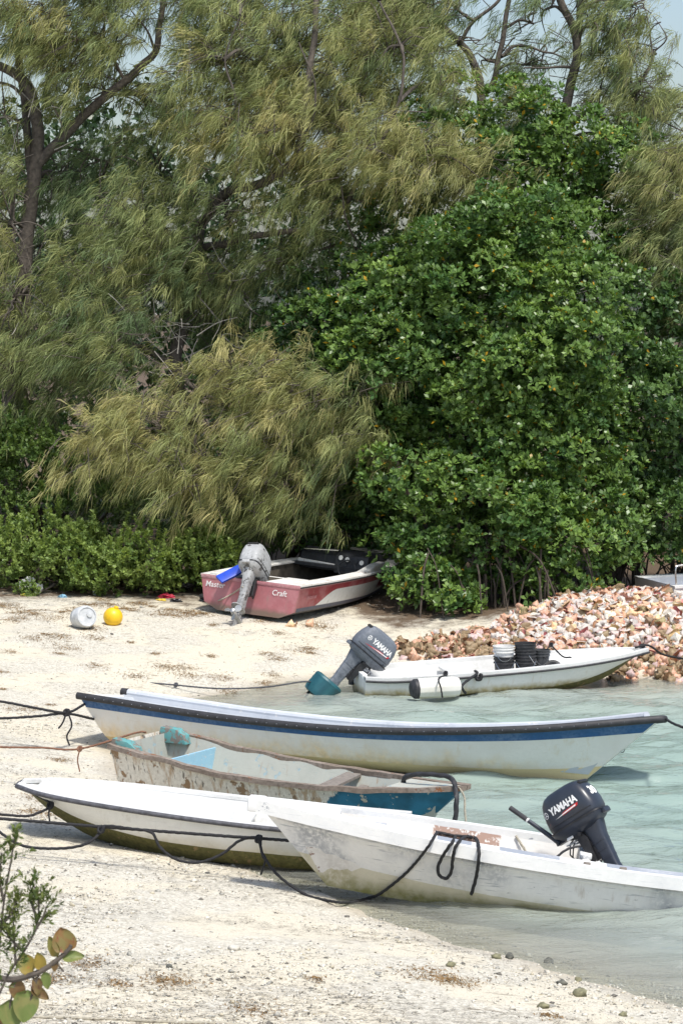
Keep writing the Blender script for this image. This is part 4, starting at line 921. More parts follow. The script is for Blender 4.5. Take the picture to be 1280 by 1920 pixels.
rope('rope', [boat_matrix(E) @ HE.gun(0.26, -1, -0.05, 0.03), boat_matrix(E) @ HE.gun(0.26, -1, 0.05, 0.02)] + path([(822, 1272, 39.28), (826, 1290, 39.24), (829, 1308, 39.26)]), 0.012, K, 'black lashing around the middle of the white fender', knots=[boat_matrix(E) @ HE.gun(0.26, -1, -0.03, 0.03)])
rope('rope', [boat_matrix(E) @ HE.gun(0.36, -1, -0.05, 0.03), boat_matrix(E) @ HE.gun(0.36, -1, 0.04, 0.0)] + path([(866, 1285, 39.5), (872, 1300, 39.6)]), 0.020, K, 'bunched black rope at the inner end of the white fender', knots=[boat_matrix(E) @ HE.gun(0.37, -1, 0.02, -0.06)])
rope('rope', [boat_matrix(E) @ Vector(p) for p in ((3.30, -0.30, 0.50), (3.25, -0.05, 0.47), (3.2, 0.30, 0.56), (3.22, 0.47, 0.56), (3.0, 0.2, 0.47), (2.95, -0.1, 0.46))], 0.012, K, 'loose black line lying on the foredeck of the far skiff', knots=[boat_matrix(E) @ Vector((3.22, 0.47, 0.57))])
# buckets in the far skiff
M['bucket_black'] = simple('scuffed_black_plastic', (0.035, 0.035, 0.037), 0.6, 0.6, 12, bump=0.3)
M['bucket_white'] = simple('dirty_white_plastic', (0.74, 0.73, 0.70), 0.45, 0.12, 7)
M['bucket_grey'] = simple('charcoal_plastic', (0.06, 0.063, 0.066), 0.6, 0.3, 8)
def bucket(pos, mat, label, h=0.38, r=0.165, tilt=(0, 0, 0), group=None, handle=False):
    e = empty('bucket', pos, tilt, label=label, cat='bucket', group=group)
    b = MB(); pf = [(r * .82, 0), (r * .93, h * .70), (r * 1.03, h * .71), (r * 1.03, h * .75), (r * .94, h * .76), (r * .95, h * .84), (r * 1.04, h * .85), (r * 1.04, h * .89), (r * .97, h * .90), (r * 1.0, h * .965), (r * 1.06, h * .97), (r * 1.06, h), (r * .98, h), (r * .97, h * .9), (r * .80, h * .04)]
    b.lathe(pf, 28); b.build('bucket_body', mat, e, 25)
    b = MB(); b.tube([(r * 1.06 * math.cos(a), r * 1.06 * math.sin(a) , h * .80 - (.16 * math.sin((a + 2.6) / 2.1 * math.pi) if True else 0)) for a in np.linspace(-2.6, -0.5, 14)], 0.004, 5); b.build('handle', M['steel'], e)
    return e
def bpos(u, y, z): p = aty(u, 1230, y); return (p.x, y, z)
bg_ = 'buckets stacked in the far skiff'
zb = 0.10
bucket(bpos(945, 41.02, zb), M['bucket_black'], 'black bucket under the white bucket in the far skiff', group=bg_)
bucket(bpos(944, 41.02, zb + 0.20), M['bucket_white'], 'dirty white bucket sitting in a black one in the far skiff', group=bg_, h=0.34)
for k, lb in enumerate(('lowest black bucket of the nested stack of three in the far skiff', 'middle black bucket of the nested stack of three in the far skiff', 'top black bucket of the nested stack of three in the far skiff')):
    bucket(bpos(984, 41.06, zb + 0.10 * k), M['bucket_black'], lb, group=bg_, tilt=(0, 0, k * 1.3))
bucket(bpos(1014, 41.25, zb + 0.12), M['bucket_grey'], 'smaller charcoal bucket behind the black stack in the far skiff', h=0.33, r=0.135, group=bg_)
b = MB(); b.tube([(0.11 * math.cos(a), 0.06 * math.sin(a), 0.10 * math.sin(a) + 0.09) for a in np.linspace(0.2, 4.6, 18)], lambda q: 0.045 - 0.012 * q, 9)
o = b.build('rubber_boot', M['rubber']); o.location = bpos(1036, 41.1, 0.17); tag(o, 'crumpled black rubber gear beside the charcoal bucket in the far skiff', 'gear')
# things on the beach
M['yellow'] = simple('yellow_buoy_plastic', (0.80, 0.50, 0.015), 0.4, 0.06, 6)
p = onland(207, 1172); e = empty('buoy', p, (R(10), R(20), 0), label='round yellow buoy lying on the upper beach', cat='buoy')
b = MB(); r_ = 0.165; b.lathe([(r_ * math.sin(a), r_ - 0.012 - r_ * math.cos(a)) for a in np.linspace(0.05, math.pi - 0.05, 18)], 28); b.build('buoy_body', M['yellow'], e, 60)
b = MB(); b.lathe([(0.04, 2 * r_ - 0.02), (0.04, 2 * r_ + 0.015), (0.02, 2 * r_ + 0.02)], 12); b.build('buoy_eye', M['yellow'], e)
t = NT('cloudy_plastic'); n = t.noise(9, 6, rough=0.65)
M['cloudy'] = t.done(t.ramp(n, [(0.3, (0.42, 0.44, 0.45)), (0.65, (0.66, 0.67, 0.67))]), 0.35)
p = onland(157, 1178); e = empty('plastic_drum', p + Vector((0, 0, 0.185)), (R(78), R(0), R(28)), label='cloudy white plastic drum lying on its side beside the yellow buoy', cat='drum')
b = MB(); b.lathe([(0.12, -0.20), (0.165, -0.185), (0.185, -0.15), (0.188, -0.05), (0.180, -0.04), (0.180, -0.02), (0.188, -0.01), (0.188, 0.12), (0.175, 0.155), (0.17, 0.17), (0.15, 0.172), (0.145, 0.155), (0.06, 0.15)], 28); b.build('drum_body', M['cloudy'], e, 35)
b = MB(); b.lathe([(0.05, 0.148), (0.05, 0.175), (0.03, 0.178)], 16, Matrix.Translation((0.05, 0.03, 0))); b.build('drum_cap', M['cloudy'], e)
def crumple(name, u, v, size, mat, label, cat, seed=0, flat=0.5, lift=0.3):
    p = onland(u, v); b = MB(); bm = bmesh.new(); bmesh.ops.create_icosphere(bm, subdivisions=3, radius=1.0)
    for vv in bm.verts:
        q = vv.co.copy(); k = 0.75 + 0.55 * mnoise.noise(q * 1.7 + Vector((seed * 7.1, 0, 0))) + 0.4 * mnoise.noise(q * 4 + Vector((0, seed * 3.3, 0)))
        vv.co = Vector((q.x * size[0], q.y * size[1], q.z * size[2])) * k
    me = bpy.data.meshes.new(name); bm.to_mesh(me); bm.free(); me.materials.append(mat)
    o = bpy.data.objects.new(name, me); COL.objects.link(o); o.location = p + Vector((0, 0, size[2] * lift)); tag(o, label, cat); return o
M['red_cloth'] = simple('red_plastic_bag', (0.36, 0.02, 0.045), 0.45, 0.3, 9)
M['bag_white'] = simple('white_plastic_bag', (0.72, 0.72, 0.70), 0.4, 0.12, 9)
M['bag_blue'] = simple('pale_blue_plastic', (0.22, 0.42, 0.55), 0.4, 0.2, 9)
M['bag_black'] = simple('black_plastic_bag', (0.02, 0.02, 0.022), 0.35, 0.3, 9)
M['bag_yellow'] = simple('yellow_plastic', (0.62, 0.45, 0.05), 0.4, 0.2, 9)
crumple('plastic_bag', 313, 1122, (0.15, 0.1, 0.08), M['red_cloth'], 'crumpled red plastic bag on the sand beside the ski boat', 'bag', 1)
crumple('plastic_bag', 330, 1128, (0.14, 0.1, 0.05), M['bag_black'], 'flat black plastic scrap in front of the red bag', 'bag', 2)
crumple('plastic_scrap', 302, 1126, (0.11, 0.06, 0.03), M['bag_yellow'], 'thin yellow plastic strip beside the red bag', 'litter', 3)
crumple('plastic_bag', 50, 1110, (0.20, 0.15, 0.18), M['bag_white'], 'crumpled white plastic bag under the bushes', 'bag', 4, lift=0.6)
crumple('plastic_bag', 72, 1112, (0.09, 0.08, 0.13), M['bag_white'], 'smaller upright white plastic scrap beside the white bag under the bushes', 'bag', 5, lift=0.7)
crumple('plastic_scrap', 45, 1117, (0.08, 0.06, 0.04), M['bag_yellow'], 'orange yellow plastic scrap under the white bag', 'litter', 6)
crumple('plastic_bottle', 117, 1120, (0.10, 0.06, 0.05), M['bag_blue'], 'crushed pale blue plastic bottle at the edge of the bushes', 'bottle', 7)
crumple('plastic_cup', 180, 1116, (0.06, 0.06, 0.10), M['bag_white'], 'small white plastic cup in front of the bushes', 'litter', 8, lift=0.7)
crumple('plastic_bag', 350, 1112, (0.16, 0.1, 0.06), M['bag_black'], 'black plastic bag caught in the bush left of the ski boat', 'bag', 9, lift=2.5)
crumple('tarpaulin', 395, 1130, (0.24, 0.16, 0.12), M['bag_black'], 'black burnt rubbish heaped against the ski boat transom', 'rubbish', 10, lift=0.6)
crumple('rubbish', 535, 1153, (0.07, 0.07, 0.15), M['bag_black'], 'small black strap end hanging at the ski boat transom', 'rubbish', 12, lift=0.8)

# ------------------------------------------------------------------ conch shells
def conch(seed):
    r = np.random.default_rng(seed); b = MB(); n = 7; rings = []
    prof = [(0.006, -0.105), (0.030, -0.078), (0.060, -0.035), (0.080, 0.010), (0.064, 0.036), (0.040, 0.052), (0.028, 0.068), (0.003, 0.094)]
    for i, (rr, z) in enumerate(prof):
        ring = []
        for k in range(n):
            a = 2 * math.pi * k / n; q = rr * (1 + 0.06 * r.normal())
            if i in (3, 5) : q *= 1.34 if k % 2 == 0 else 0.84
            ring.append(Vector((q * math.cos(a + z * 4), q * math.sin(a + z * 4), z + (0.012 if (i == 3 and k % 2 == 0) else 0))))
        rings.append(ring)
    b.quadloft(rings, True, True, True)
    b.cm = 1; lip = []                                            # flared pink lip
    for z, w in ((-0.10, 0.02), (-0.05, 0.055), (0.0, 0.075), (0.045, 0.070), (0.072, 0.045)):
        lip.append([Vector((0.050, 0.02, z)), Vector((0.088, 0.045 + w * 0.35, z + 0.004)), Vector((0.070, 0.050 + w * 0.85, z + 0.012 + 0.008 * r.normal()))])
    b.quadloft(lip, False); lip2 = [[p + Vector((0.006, -0.004, 0)) for p in row] for row in lip]; b.cm = 0; b.quadloft([row[::-1] for row in lip2], False)
    return b
def shell_mat(name, a, c, d):
    t = NT(name); n = t.noise(26, 6, rough=0.7); oi = t.n.new('ShaderNodeObjectInfo').outputs['Random']
    col = t.ramp(n, [(0.25, a), (0.5, c), (0.75, d)]); hs = t.n.new('ShaderNodeHueSaturation')
    t.link(t.math('ADD', 0.47, t.math('MULTIPLY', oi, 0.05)), hs.inputs['Hue']); t.link(t.math('ADD', 0.8, t.math('MULTIPLY', oi, 0.35)), hs.inputs['Value']); t.link(col, hs.inputs['Color'])
    t.bump(n, 0.4, 0.006); return t.done(hs.outputs[0], 0.55, 0, 0.35)
SH = [shell_mat('conch_white', (0.34, 0.30, 0.24), (0.64, 0.60, 0.53), (0.80, 0.78, 0.72)), shell_mat('conch_peach', (0.46, 0.25, 0.12), (0.70, 0.46, 0.28), (0.82, 0.67, 0.51)),
      shell_mat('conch_olive', (0.12, 0.10, 0.05), (0.32, 0.25, 0.13), (0.50, 0.40, 0.24)), shell_mat('conch_pink', (0.42, 0.27, 0.24), (0.60, 0.46, 0.41), (0.74, 0.68, 0.62))]
LIP = [shell_mat('lip_pink', (0.50, 0.15, 0.13), (0.66, 0.28, 0.22), (0.72, 0.46, 0.38)), shell_mat('lip_orange', (0.50, 0.20, 0.08), (0.64, 0.33, 0.15), (0.70, 0.47, 0.30)), shell_mat('lip_brown', (0.36, 0.20, 0.09), (0.56, 0.36, 0.19), (0.66, 0.48, 0.30))]
meshes = {}
for s_ in range(4):
    bb = conch(40 + s_)
    for m_ in range(4):
        for l_ in range(3):
            oo = bb.build('conch_shell', [SH[m_], LIP[l_]], None, 50); meshes[(s_, m_, l_)] = oo.data; bpy.data.objects.remove(oo)
r = np.random.default_rng(77)
NS = 3700
sx = r.uniform(0.75, 8.5, NS * 3); sy = r.uniform(41.3, 48.5, NS * 3); hh_ = pile_h(sx, sy)
keep = pile_mask(sx + r.normal(0, .12, len(sx)), sy + r.normal(0, .15, len(sx))); sx, sy, hh_ = sx[keep][:NS], sy[keep][:NS], hh_[keep][:NS]
sz = land_h(sx, sy) + r.uniform(-0.05, 0.09, len(sx))
uu = 640 + FPX * sx / sy; vis = (uu < 1285) & (sy < 46.0)
front = np.where(vis)[0]; front = front[np.argsort(-(sz[front] + 0.09 * (47 - sy[front]) + 0.5 * r.random(len(front))))][:300]
fs = set(front.tolist()); accV, accT, accQ, accM = [], [], [], []
allm = SH + LIP
jv, jf, jm = [], [], []
for i in range(len(sx)):
    low = sz[i] < 0.30; q = r.random()
    m_ = 2 if (low and q < 0.65) or q < 0.16 else (0 if q < 0.56 else (1 if q < 0.88 else 3))
    l_ = 2 if r.random() < (.8 if m_ == 2 else .45) else (0 if r.random() < 0.4 else 1)
    if i in fs: me = meshes[(int(r.integers(4)), m_, l_)]
    else: me = meshes[(int(r.integers(4)), m_, l_)]
    rot = Euler((r.uniform(0, 6.28), r.uniform(0, 6.28), r.uniform(0, 6.28))); sc = r.uniform(0.7, 1.15)
    if i in fs:
        o = bpy.data.objects.new('conch_shell', me); COL.objects.link(o); o.location = (sx[i], sy[i], sz[i] + 0.035); o.rotation_euler = rot; o.scale = (sc,) * 3
        tag(o, 'spiny pink and white conch shell in the big heap by the water', 'conch shell', 'conch shells heaped by the water')
    else:
        Mx = Matrix.Translation((sx[i], sy[i], sz[i])) @ rot.to_matrix().to_4x4() @ Matrix.Scale(sc, 4)
        key = (me.name)
        co = np.empty(len(me.vertices) * 3, np.float32); me.vertices.foreach_get('co', co); co = co.reshape(-1, 3)
        A3 = np.array(Mx)[:3]; base = sum(len(a) for a in jv); jv.append(co @ A3[:, :3].T + A3[:, 3])
        for p_ in me.polygons: jf.append([base + k for k in p_.vertices]); jm.append(m_ if p_.material_index == 0 else 4 + l_)
V = np.concatenate(jv); by = {}
for f_, m_ in zip(jf, jm): by.setdefault(len(f_), ([], []))[0].append(f_); by[len(f_)][1].append(m_)
o = np_mesh('conch_heap', V, [np.array(a) for a, _ in by.values()], allm, mi=sum([m for _, m in by.values()], []))
tag(o, 'mass of discarded conch shells forming the heap behind the far skiff', 'conch heap', kind='stuff')
for k, (u, v, lb) in enumerate(((545, 1178, 'broken orange conch shell alone on the sand, nearer the ski boat transom'), (581, 1174, 'pale pink conch shell alone on the sand, right of the orange one'), (690, 1215, 'single conch shell on the sand beside the far motor'))):
    p = onland(u, v); o = bpy.data.objects.new('conch_shell', meshes[(k, 1, 1)]); COL.objects.link(o); o.location = p + Vector((0, 0, 0.05)); o.rotation_euler = (1.2, 0.4 + k, 2 * k); tag(o, lb, 'conch shell')

# ------------------------------------------------------------------ rocks, pebbles, wrack
def blob(r_, seed, sub=2):
    bm = bmesh.new(); bmesh.ops.create_icosphere(bm, subdivisions=sub, radius=r_)
    for vv in bm.verts: vv.co *= 0.8 + 0.5 * mnoise.noise(vv.co / r_ * 1.3 + Vector((seed * 5.3, 1, 2))) + 0.2 * mnoise.noise(vv.co / r_ * 3.5 + Vector((seed, 0, 0)))
    me = bpy.data.meshes.new('rock'); bm.to_mesh(me); bm.free(); me.polygons.foreach_set('use_smooth', [True] * len(me.polygons)); return me
M['rock_dark'] = simple('dark_coral_rock', (0.12, 0.12, 0.10), 0.85, 0.5, 20, bump=0.8, bscale=60)
M['rock_pale'] = simple('pale_coral_rock', (0.55, 0.52, 0.45), 0.9, 0.3, 20, bump=0.8, bscale=60)
M['rock_green'] = simple('algae_coral_rock', (0.21, 0.20, 0.12), 0.85, 0.5, 20, bump=0.8, bscale=60)
for k, (u, v, s_, m_, lb) in enumerate(((1052, 1846, .055, 'rock_dark', 'dark upright stone in the shallows by the bottom right shore'), (1086, 1867, .085, 'rock_green', 'flat olive stone in the shallows below the dark upright one'),
        (955, 1797, .06, 'rock_dark', 'black stone among the shells at the water edge'), (930, 1797, .055, 'rock_green', 'yellow green stone beside the black one at the water edge'), (1027, 1806, .06, 'rock_dark', 'grey stone awash right of the black stone'),
        (845, 1812, .06, 'rock_green', 'greenish stone on the gravel left of the water edge'), (1018, 1890, .06, 'rock_green', 'round mossy stone on the lower gravel shore'), (1083, 1840, .045, 'rock_green', 'small yellow stone in the shallows above the olive one'),
        (318, 1815, .04, 'rock_dark', 'small dark grey stone on the open sand near the bottom'), (440, 1782, .07, 'rock_pale', 'flat pale stone on the sand near the bottom centre'), (990, 1795, .05, 'rock_pale', 'white stone awash between the black and grey stones'), (1168, 1905, .05, 'rock_green', 'small olive stone at the bottom right corner'))):
    p = onland(u, v); me = blob(s_ * 0.8, k); me.materials.append(M[m_]); o = bpy.data.objects.new('rock', me); COL.objects.link(o); o.location = p + Vector((0, 0, s_ * 0.3)); o.scale = (1.3, 1, 0.8); o.rotation_euler = (0, 0, k); tag(o, lb, 'rock', 'stones along the near shore')

def scatter_blobs(name, P, S, mats, mi, label, cat, squash=0.65):
    """joined low stones: octahedra pushed about"""
    T = np.array([(1, 0, 0), (-1, 0, 0), (0, 1, 0), (0, -1, 0), (0, 0, 1), (0, 0, -1)], float)
    Fq = np.array([(0, 2, 4), (2, 1, 4), (1, 3, 4), (3, 0, 4), (2, 0, 5), (1, 2, 5), (3, 1, 5), (0, 3, 5)])
    n = len(P); V = T[None] * (0.7 + 0.6 * rng.random((n, 6, 1))); V += 0.25 * rng.normal(size=V.shape)
    a = rng.random(n) * 6.28; c, s = np.cos(a), np.sin(a)
    V = np.stack([V[..., 0] * c[:, None] - V[..., 1] * s[:, None], V[..., 0] * s[:, None] + V[..., 1] * c[:, None], V[..., 2] * squash], -1)
    V = V * S[:, None, None] + P[:, None, :]
    Fs = (Fq[None] + (np.arange(n) * 6)[:, None, None]).reshape(-1, 3)
    o = np_mesh(name, V.reshape(-1, 3), [Fs], mats, mi=np.repeat(mi, 8)); tag(o, label, cat, kind='stuff'); return o
N = 150000
y_ = 18.5 + 31.5 * rng.random(N) ** 1.4; x_ = rng.uniform(-0.136, 0.136, N) * y_
sd_ = shore_dist(x_, y_); dens = sstep(vnoise(x_, y_, 0.8, 31) * 0.6 + vnoise(x_ * 0.5, y_ * 1.3, 1.9, 33) * 0.4, 0.40, 0.62) * 0.9 + 0.04
dens += 0.5 * ((sd_ < 1.0) & (y_ < 25.5)) + 0.4 * np.exp(-((y_ - 26.8 - 0.12 * x_) / 0.8) ** 2) * (x_ < 0.3)
dens *= np.where(y_ > 38, 0.35, 1.0) * (pile_h(x_, y_) < 0.02)
kp = (sd_ > -0.8) & (rng.random(N) < dens * 0.45); x_, y_ = x_[kp], y_[kp]
S_ = np.exp(rng.normal(-4.75, 0.50, len(x_))).clip(0.004, 0.035)
q = rng.random(len(x_)); mi = np.where(q < 0.66, 0, np.where(q < 0.80, 1, np.where(q < 0.92, 2, 3)))
M['peb0'] = simple('pebble_cream', (0.60, 0.565, 0.48), 0.9, 0.2, 30, bump=0); M['peb1'] = simple('pebble_grey', (0.34, 0.33, 0.29), 0.9, 0.3, 30, bump=0)
M['peb2'] = simple('pebble_tan', (0.48, 0.43, 0.32), 0.9, 0.3, 30, bump=0); M['peb3'] = simple('pebble_dark', (0.14, 0.13, 0.11), 0.9, 0.3, 30, bump=0)
scatter_blobs('coral_gravel', np.stack([x_, y_, land_h(x_, y_) + S_ * 0.15], -1), S_, [M['peb0'], M['peb1'], M['peb2'], M['peb3']], mi, 'small coral pebbles strewn over the sand', 'gravel')
# dry seaweed and twig scraps: short flat strips lying on the sand
def strips(name, x, y, L, W, ang, mat, label, cat, lift=0.006, hump=0.012):
    n = len(x); z = land_h(x, y) + lift; dx, dy = np.cos(ang), np.sin(ang)
    V = np.zeros((n, 6, 3))
    for k, t_ in enumerate((-.5, 0, .5)):
        bend = (0.15 * L * rng.normal(size=n)) if k == 1 else 0
        cx_, cy_ = x + dx * L * t_ - dy * bend, y + dy * L * t_ + dx * bend
        w_ = W * (1 if k == 1 else 0.5); hz = z + (hump * rng.random(n) if k == 1 else 0)
        V[:, 2 * k] = np.stack([cx_ - dy * w_, cy_ + dx * w_, hz], -1); V[:, 2 * k + 1] = np.stack([cx_ + dy * w_, cy_ - dx * w_, hz + 0.4 * W], -1)
    base = (np.arange(n) * 6)[:, None]
    Q = np.concatenate([base + np.array([0, 1, 3, 2]), base + np.array([2, 3, 5, 4])])
    o = np_mesh(name, V.reshape(-1, 3), [Q], mat); tag(o, label, cat, kind='stuff'); return o
M['wrack'] = simple('dry_wrack', (0.10, 0.075, 0.05), 0.9, 0.5, 9, bump=0); M['weed'] = simple('rusty_seaweed', (0.21, 0.125, 0.045), 0.9, 0.5, 9, bump=0)
N = 52000; y_ = 19 + 30 * rng.random(N) ** 1.25; x_ = rng.uniform(-0.136, 0.136, N) * y_; sd_ = shore_dist(x_, y_)
dens = sstep(vnoise(x_ * 0.6, y_ * 1.6, 0.7, 41), 0.45, 0.7) * 0.9 + 0.07 + 0.9 * np.exp(-((y_ - 46.8) / 0.5) ** 2) * (x_ < 0)
kp = (sd_ > 0.1) & (rng.random(N) < dens) & ~pile_mask(x_, y_); x_, y_ = x_[kp], y_[kp]; n_ = len(x_)
strips('dry_wrack', x_, y_, rng.uniform(0.02, 0.10, n_), rng.uniform(0.002, 0.006, n_), rng.normal(0.0, 0.45, n_), M['wrack'], 'dark dry seaweed scraps and twigs strewn over the sand', 'seaweed')
cl = [(85, 1196), (180, 1196), (245, 1205), (125, 1215), (20, 1222), (370, 1150), (330, 1155), (250, 1146), (600, 1176), (400, 1172), (95, 1322), (45, 1330), (110, 1425), (200, 1308), (75, 1525), (90, 1500), (220, 1845), (300, 1838), (100, 1835), (480, 1895), (1030, 1905), (840, 1838), (800, 1825), (860, 1842), (590, 1835), (160, 1805), (330, 1842), (60, 1145), (30, 1160), (155, 1150)] + [(int(u_), int(1143 + 10 * math.sin(u_ * 0.021) + dv_)) for u_, dv_ in zip(np.linspace(-10, 380, 26), rng.normal(0, 6, 26))] + [(int(u_), int(v_)) for u_, v_ in zip(rng.uniform(-10, 600, 30), rng.uniform(1165, 1300, 30))]
xs, ys = [], []
for (u, v) in cl:
    p = onland(u, v); s_ = rng.uniform(.3, 1.5); k = int(150 * s_); xs.append(p.x + s_ * rng.normal(0, 0.12, k)); ys.append(p.y + s_ * rng.normal(0, 0.14, k))
xs, ys = np.concatenate(xs), np.concatenate(ys); n_ = len(xs)
strips('seaweed', xs, ys, rng.uniform(0.02, 0.06, n_), rng.uniform(0.003, 0.006, n_), rng.uniform(0, 3.14, n_), M['weed'], 'rusty brown clumps of dried seaweed on the sand', 'seaweed', 0.005, 0.014)
# ------------------------------------------------------------------ vegetation
M['needle'] = foliage_mat('casuarina_needles', 0.6, 0.35, 0.25)
M['mangrove_leaf'] = foliage_mat('mangrove_leaves', 0.38, 0.28, 0.45)
M['bush_leaf'] = foliage_mat('bush_leaves', 0.5, 0.35, 0.4)
M['bark'] = simple('grey_brown_bark', (0.095, 0.080, 0.066), 0.9, 0.5, 14, bump=0.9, bscale=30)
M['dead_wood'] = simple('bleached_dead_wood', (0.30, 0.28, 0.25), 0.9, 0.3, 14, bump=0.4)
M['root_bark'] = simple('mangrove_root_bark', (0.07, 0.055, 0.042), 0.9, 0.4, 14, bump=0.4)

def unit(a): return a / np.maximum(np.linalg.norm(a, axis=-1, keepdims=True), 1e-9)
WIND = np.array([-0.62, -0.10, -0.42])
def needles(P, Dr, Ln, per, tint, wvec, nl=(0.13, 0.33), w=0.0050):
    """P (m,3) plume origins, Dr (m,3) plume axes, Ln (m) plume lengths, wvec (m,3) lie of the needles -> ribbons"""
    m = len(P); n = m * per
    u = rng.random((m, per)) ** 0.8
    s = P[:, None] + Dr[:, None] * (Ln[:, None] * u)[..., None]
    s[..., 2] -= 0.22 * Ln[:, None] * u ** 2
    s += rng.normal(0, 0.045, s.shape)
    d = unit(Dr[:, None] * 0.35 + wvec[:, None] + np.array([0, 0, -0.22]) + rng.normal(0, 0.33, (m, per, 3)))
    l = rng.uniform(nl[0], nl[1], (m, per))
    s = s.reshape(n, 3); d = d.reshape(n, 3); l = l.reshape(n, 1)
    side = unit(np.cross(d, rng.normal(size=(n, 3))))
    c = s + d * l * 0.5; e = s + d * l + np.array([0, 0, -1.0]) * l * rng.uniform(0.1, 0.38, (n, 1))
    wd = w * rng.uniform(0.6, 1.5, (n, 1))
    V = np.stack([s - side * wd * 0.7, s + side * wd * 0.7, c - side * wd, c + side * wd, e], 1)
    base = (np.arange(n) * 5)[:, None]
    col = np.repeat(np.repeat(tint, per, 0) * rng.uniform(0.5, 1.5, (n, 1)), 5, 0)
    return V.reshape(-1, 3), [base + np.array([0, 1, 3, 2]), base + np.array([2, 3, 4])], col

OLIVE = np.array([0.285, 0.315, 0.125]); GREEN = np.array([0.140, 0.205, 0.095]); TAN = np.array([0.430, 0.390, 0.170])
def proj(P):
    """picture position of world points, for keeping the open spots of a crown open"""
    P = np.asarray(P) - np.array([0, 0, CAM_H]); c, s = math.cos(PITCH), math.sin(PITCH)
    f = P[:, 1] * c - P[:, 2] * s; up = P[:, 1] * s + P[:, 2] * c
    return 640 + FPX * P[:, 0] / f, 960 - FPX * up / f
def seg_dist(u, v, pts):
    best = np.full(u.shape, 1e9)
    for (a, b) in zip(pts[:-1], pts[1:]):
        dx, dy = b[0] - a[0], b[1] - a[1]; t_ = np.clip(((u - a[0]) * dx + (v - a[1]) * dy) / (dx * dx + dy * dy + 1e-9), 0, 1)
        best = np.minimum(best, np.hypot(u - a[0] - t_ * dx, v - a[1] - t_ * dy))
    return best
OPEN = [([(40, 600), (52, 430), (66, 320), (72, 240), (62, 180), (40, 145), (0, 125)], 24), ([(75, 300), (160, 215), (215, 168), (262, 125), (292, 95), (300, 30)], 24), ([(372, 465), (480, 440), (555, 434)], 20), ([(372, 460), (400, 400), (480, 340)], 16),
        ([(330, 690), (250, 640)], 18), ([(330, 690), (290, 560)], 16), ([(290, 590), (340, 660)], 26), ([(901, 200), (885, 120), (862, 80)], 26), ([(902, 190), (940, 90), (952, 0)], 26), ([(1046, 255), (1080, 110), (1050, 0)], 28), ([(1048, 250), (1150, 185), (1228, 95)], 14),
        ([(245, 805), (390, 800), (420, 760)], 17), ([(530, 780), (532, 850)], 12), ([(560, 290), (572, 190), (590, 60)], 10), ([(950, 20), (1000, 60), (1010, 150)], 24), ([(1230, 20), (1275, 90)], 36), ([(300, 110), (310, 115)], 26), ([(600, 15), (540, 20)], 10), ([(740, 210), (755, 100)], 10), ([(230, 250), (300, 290), (310, 330)], 18)]
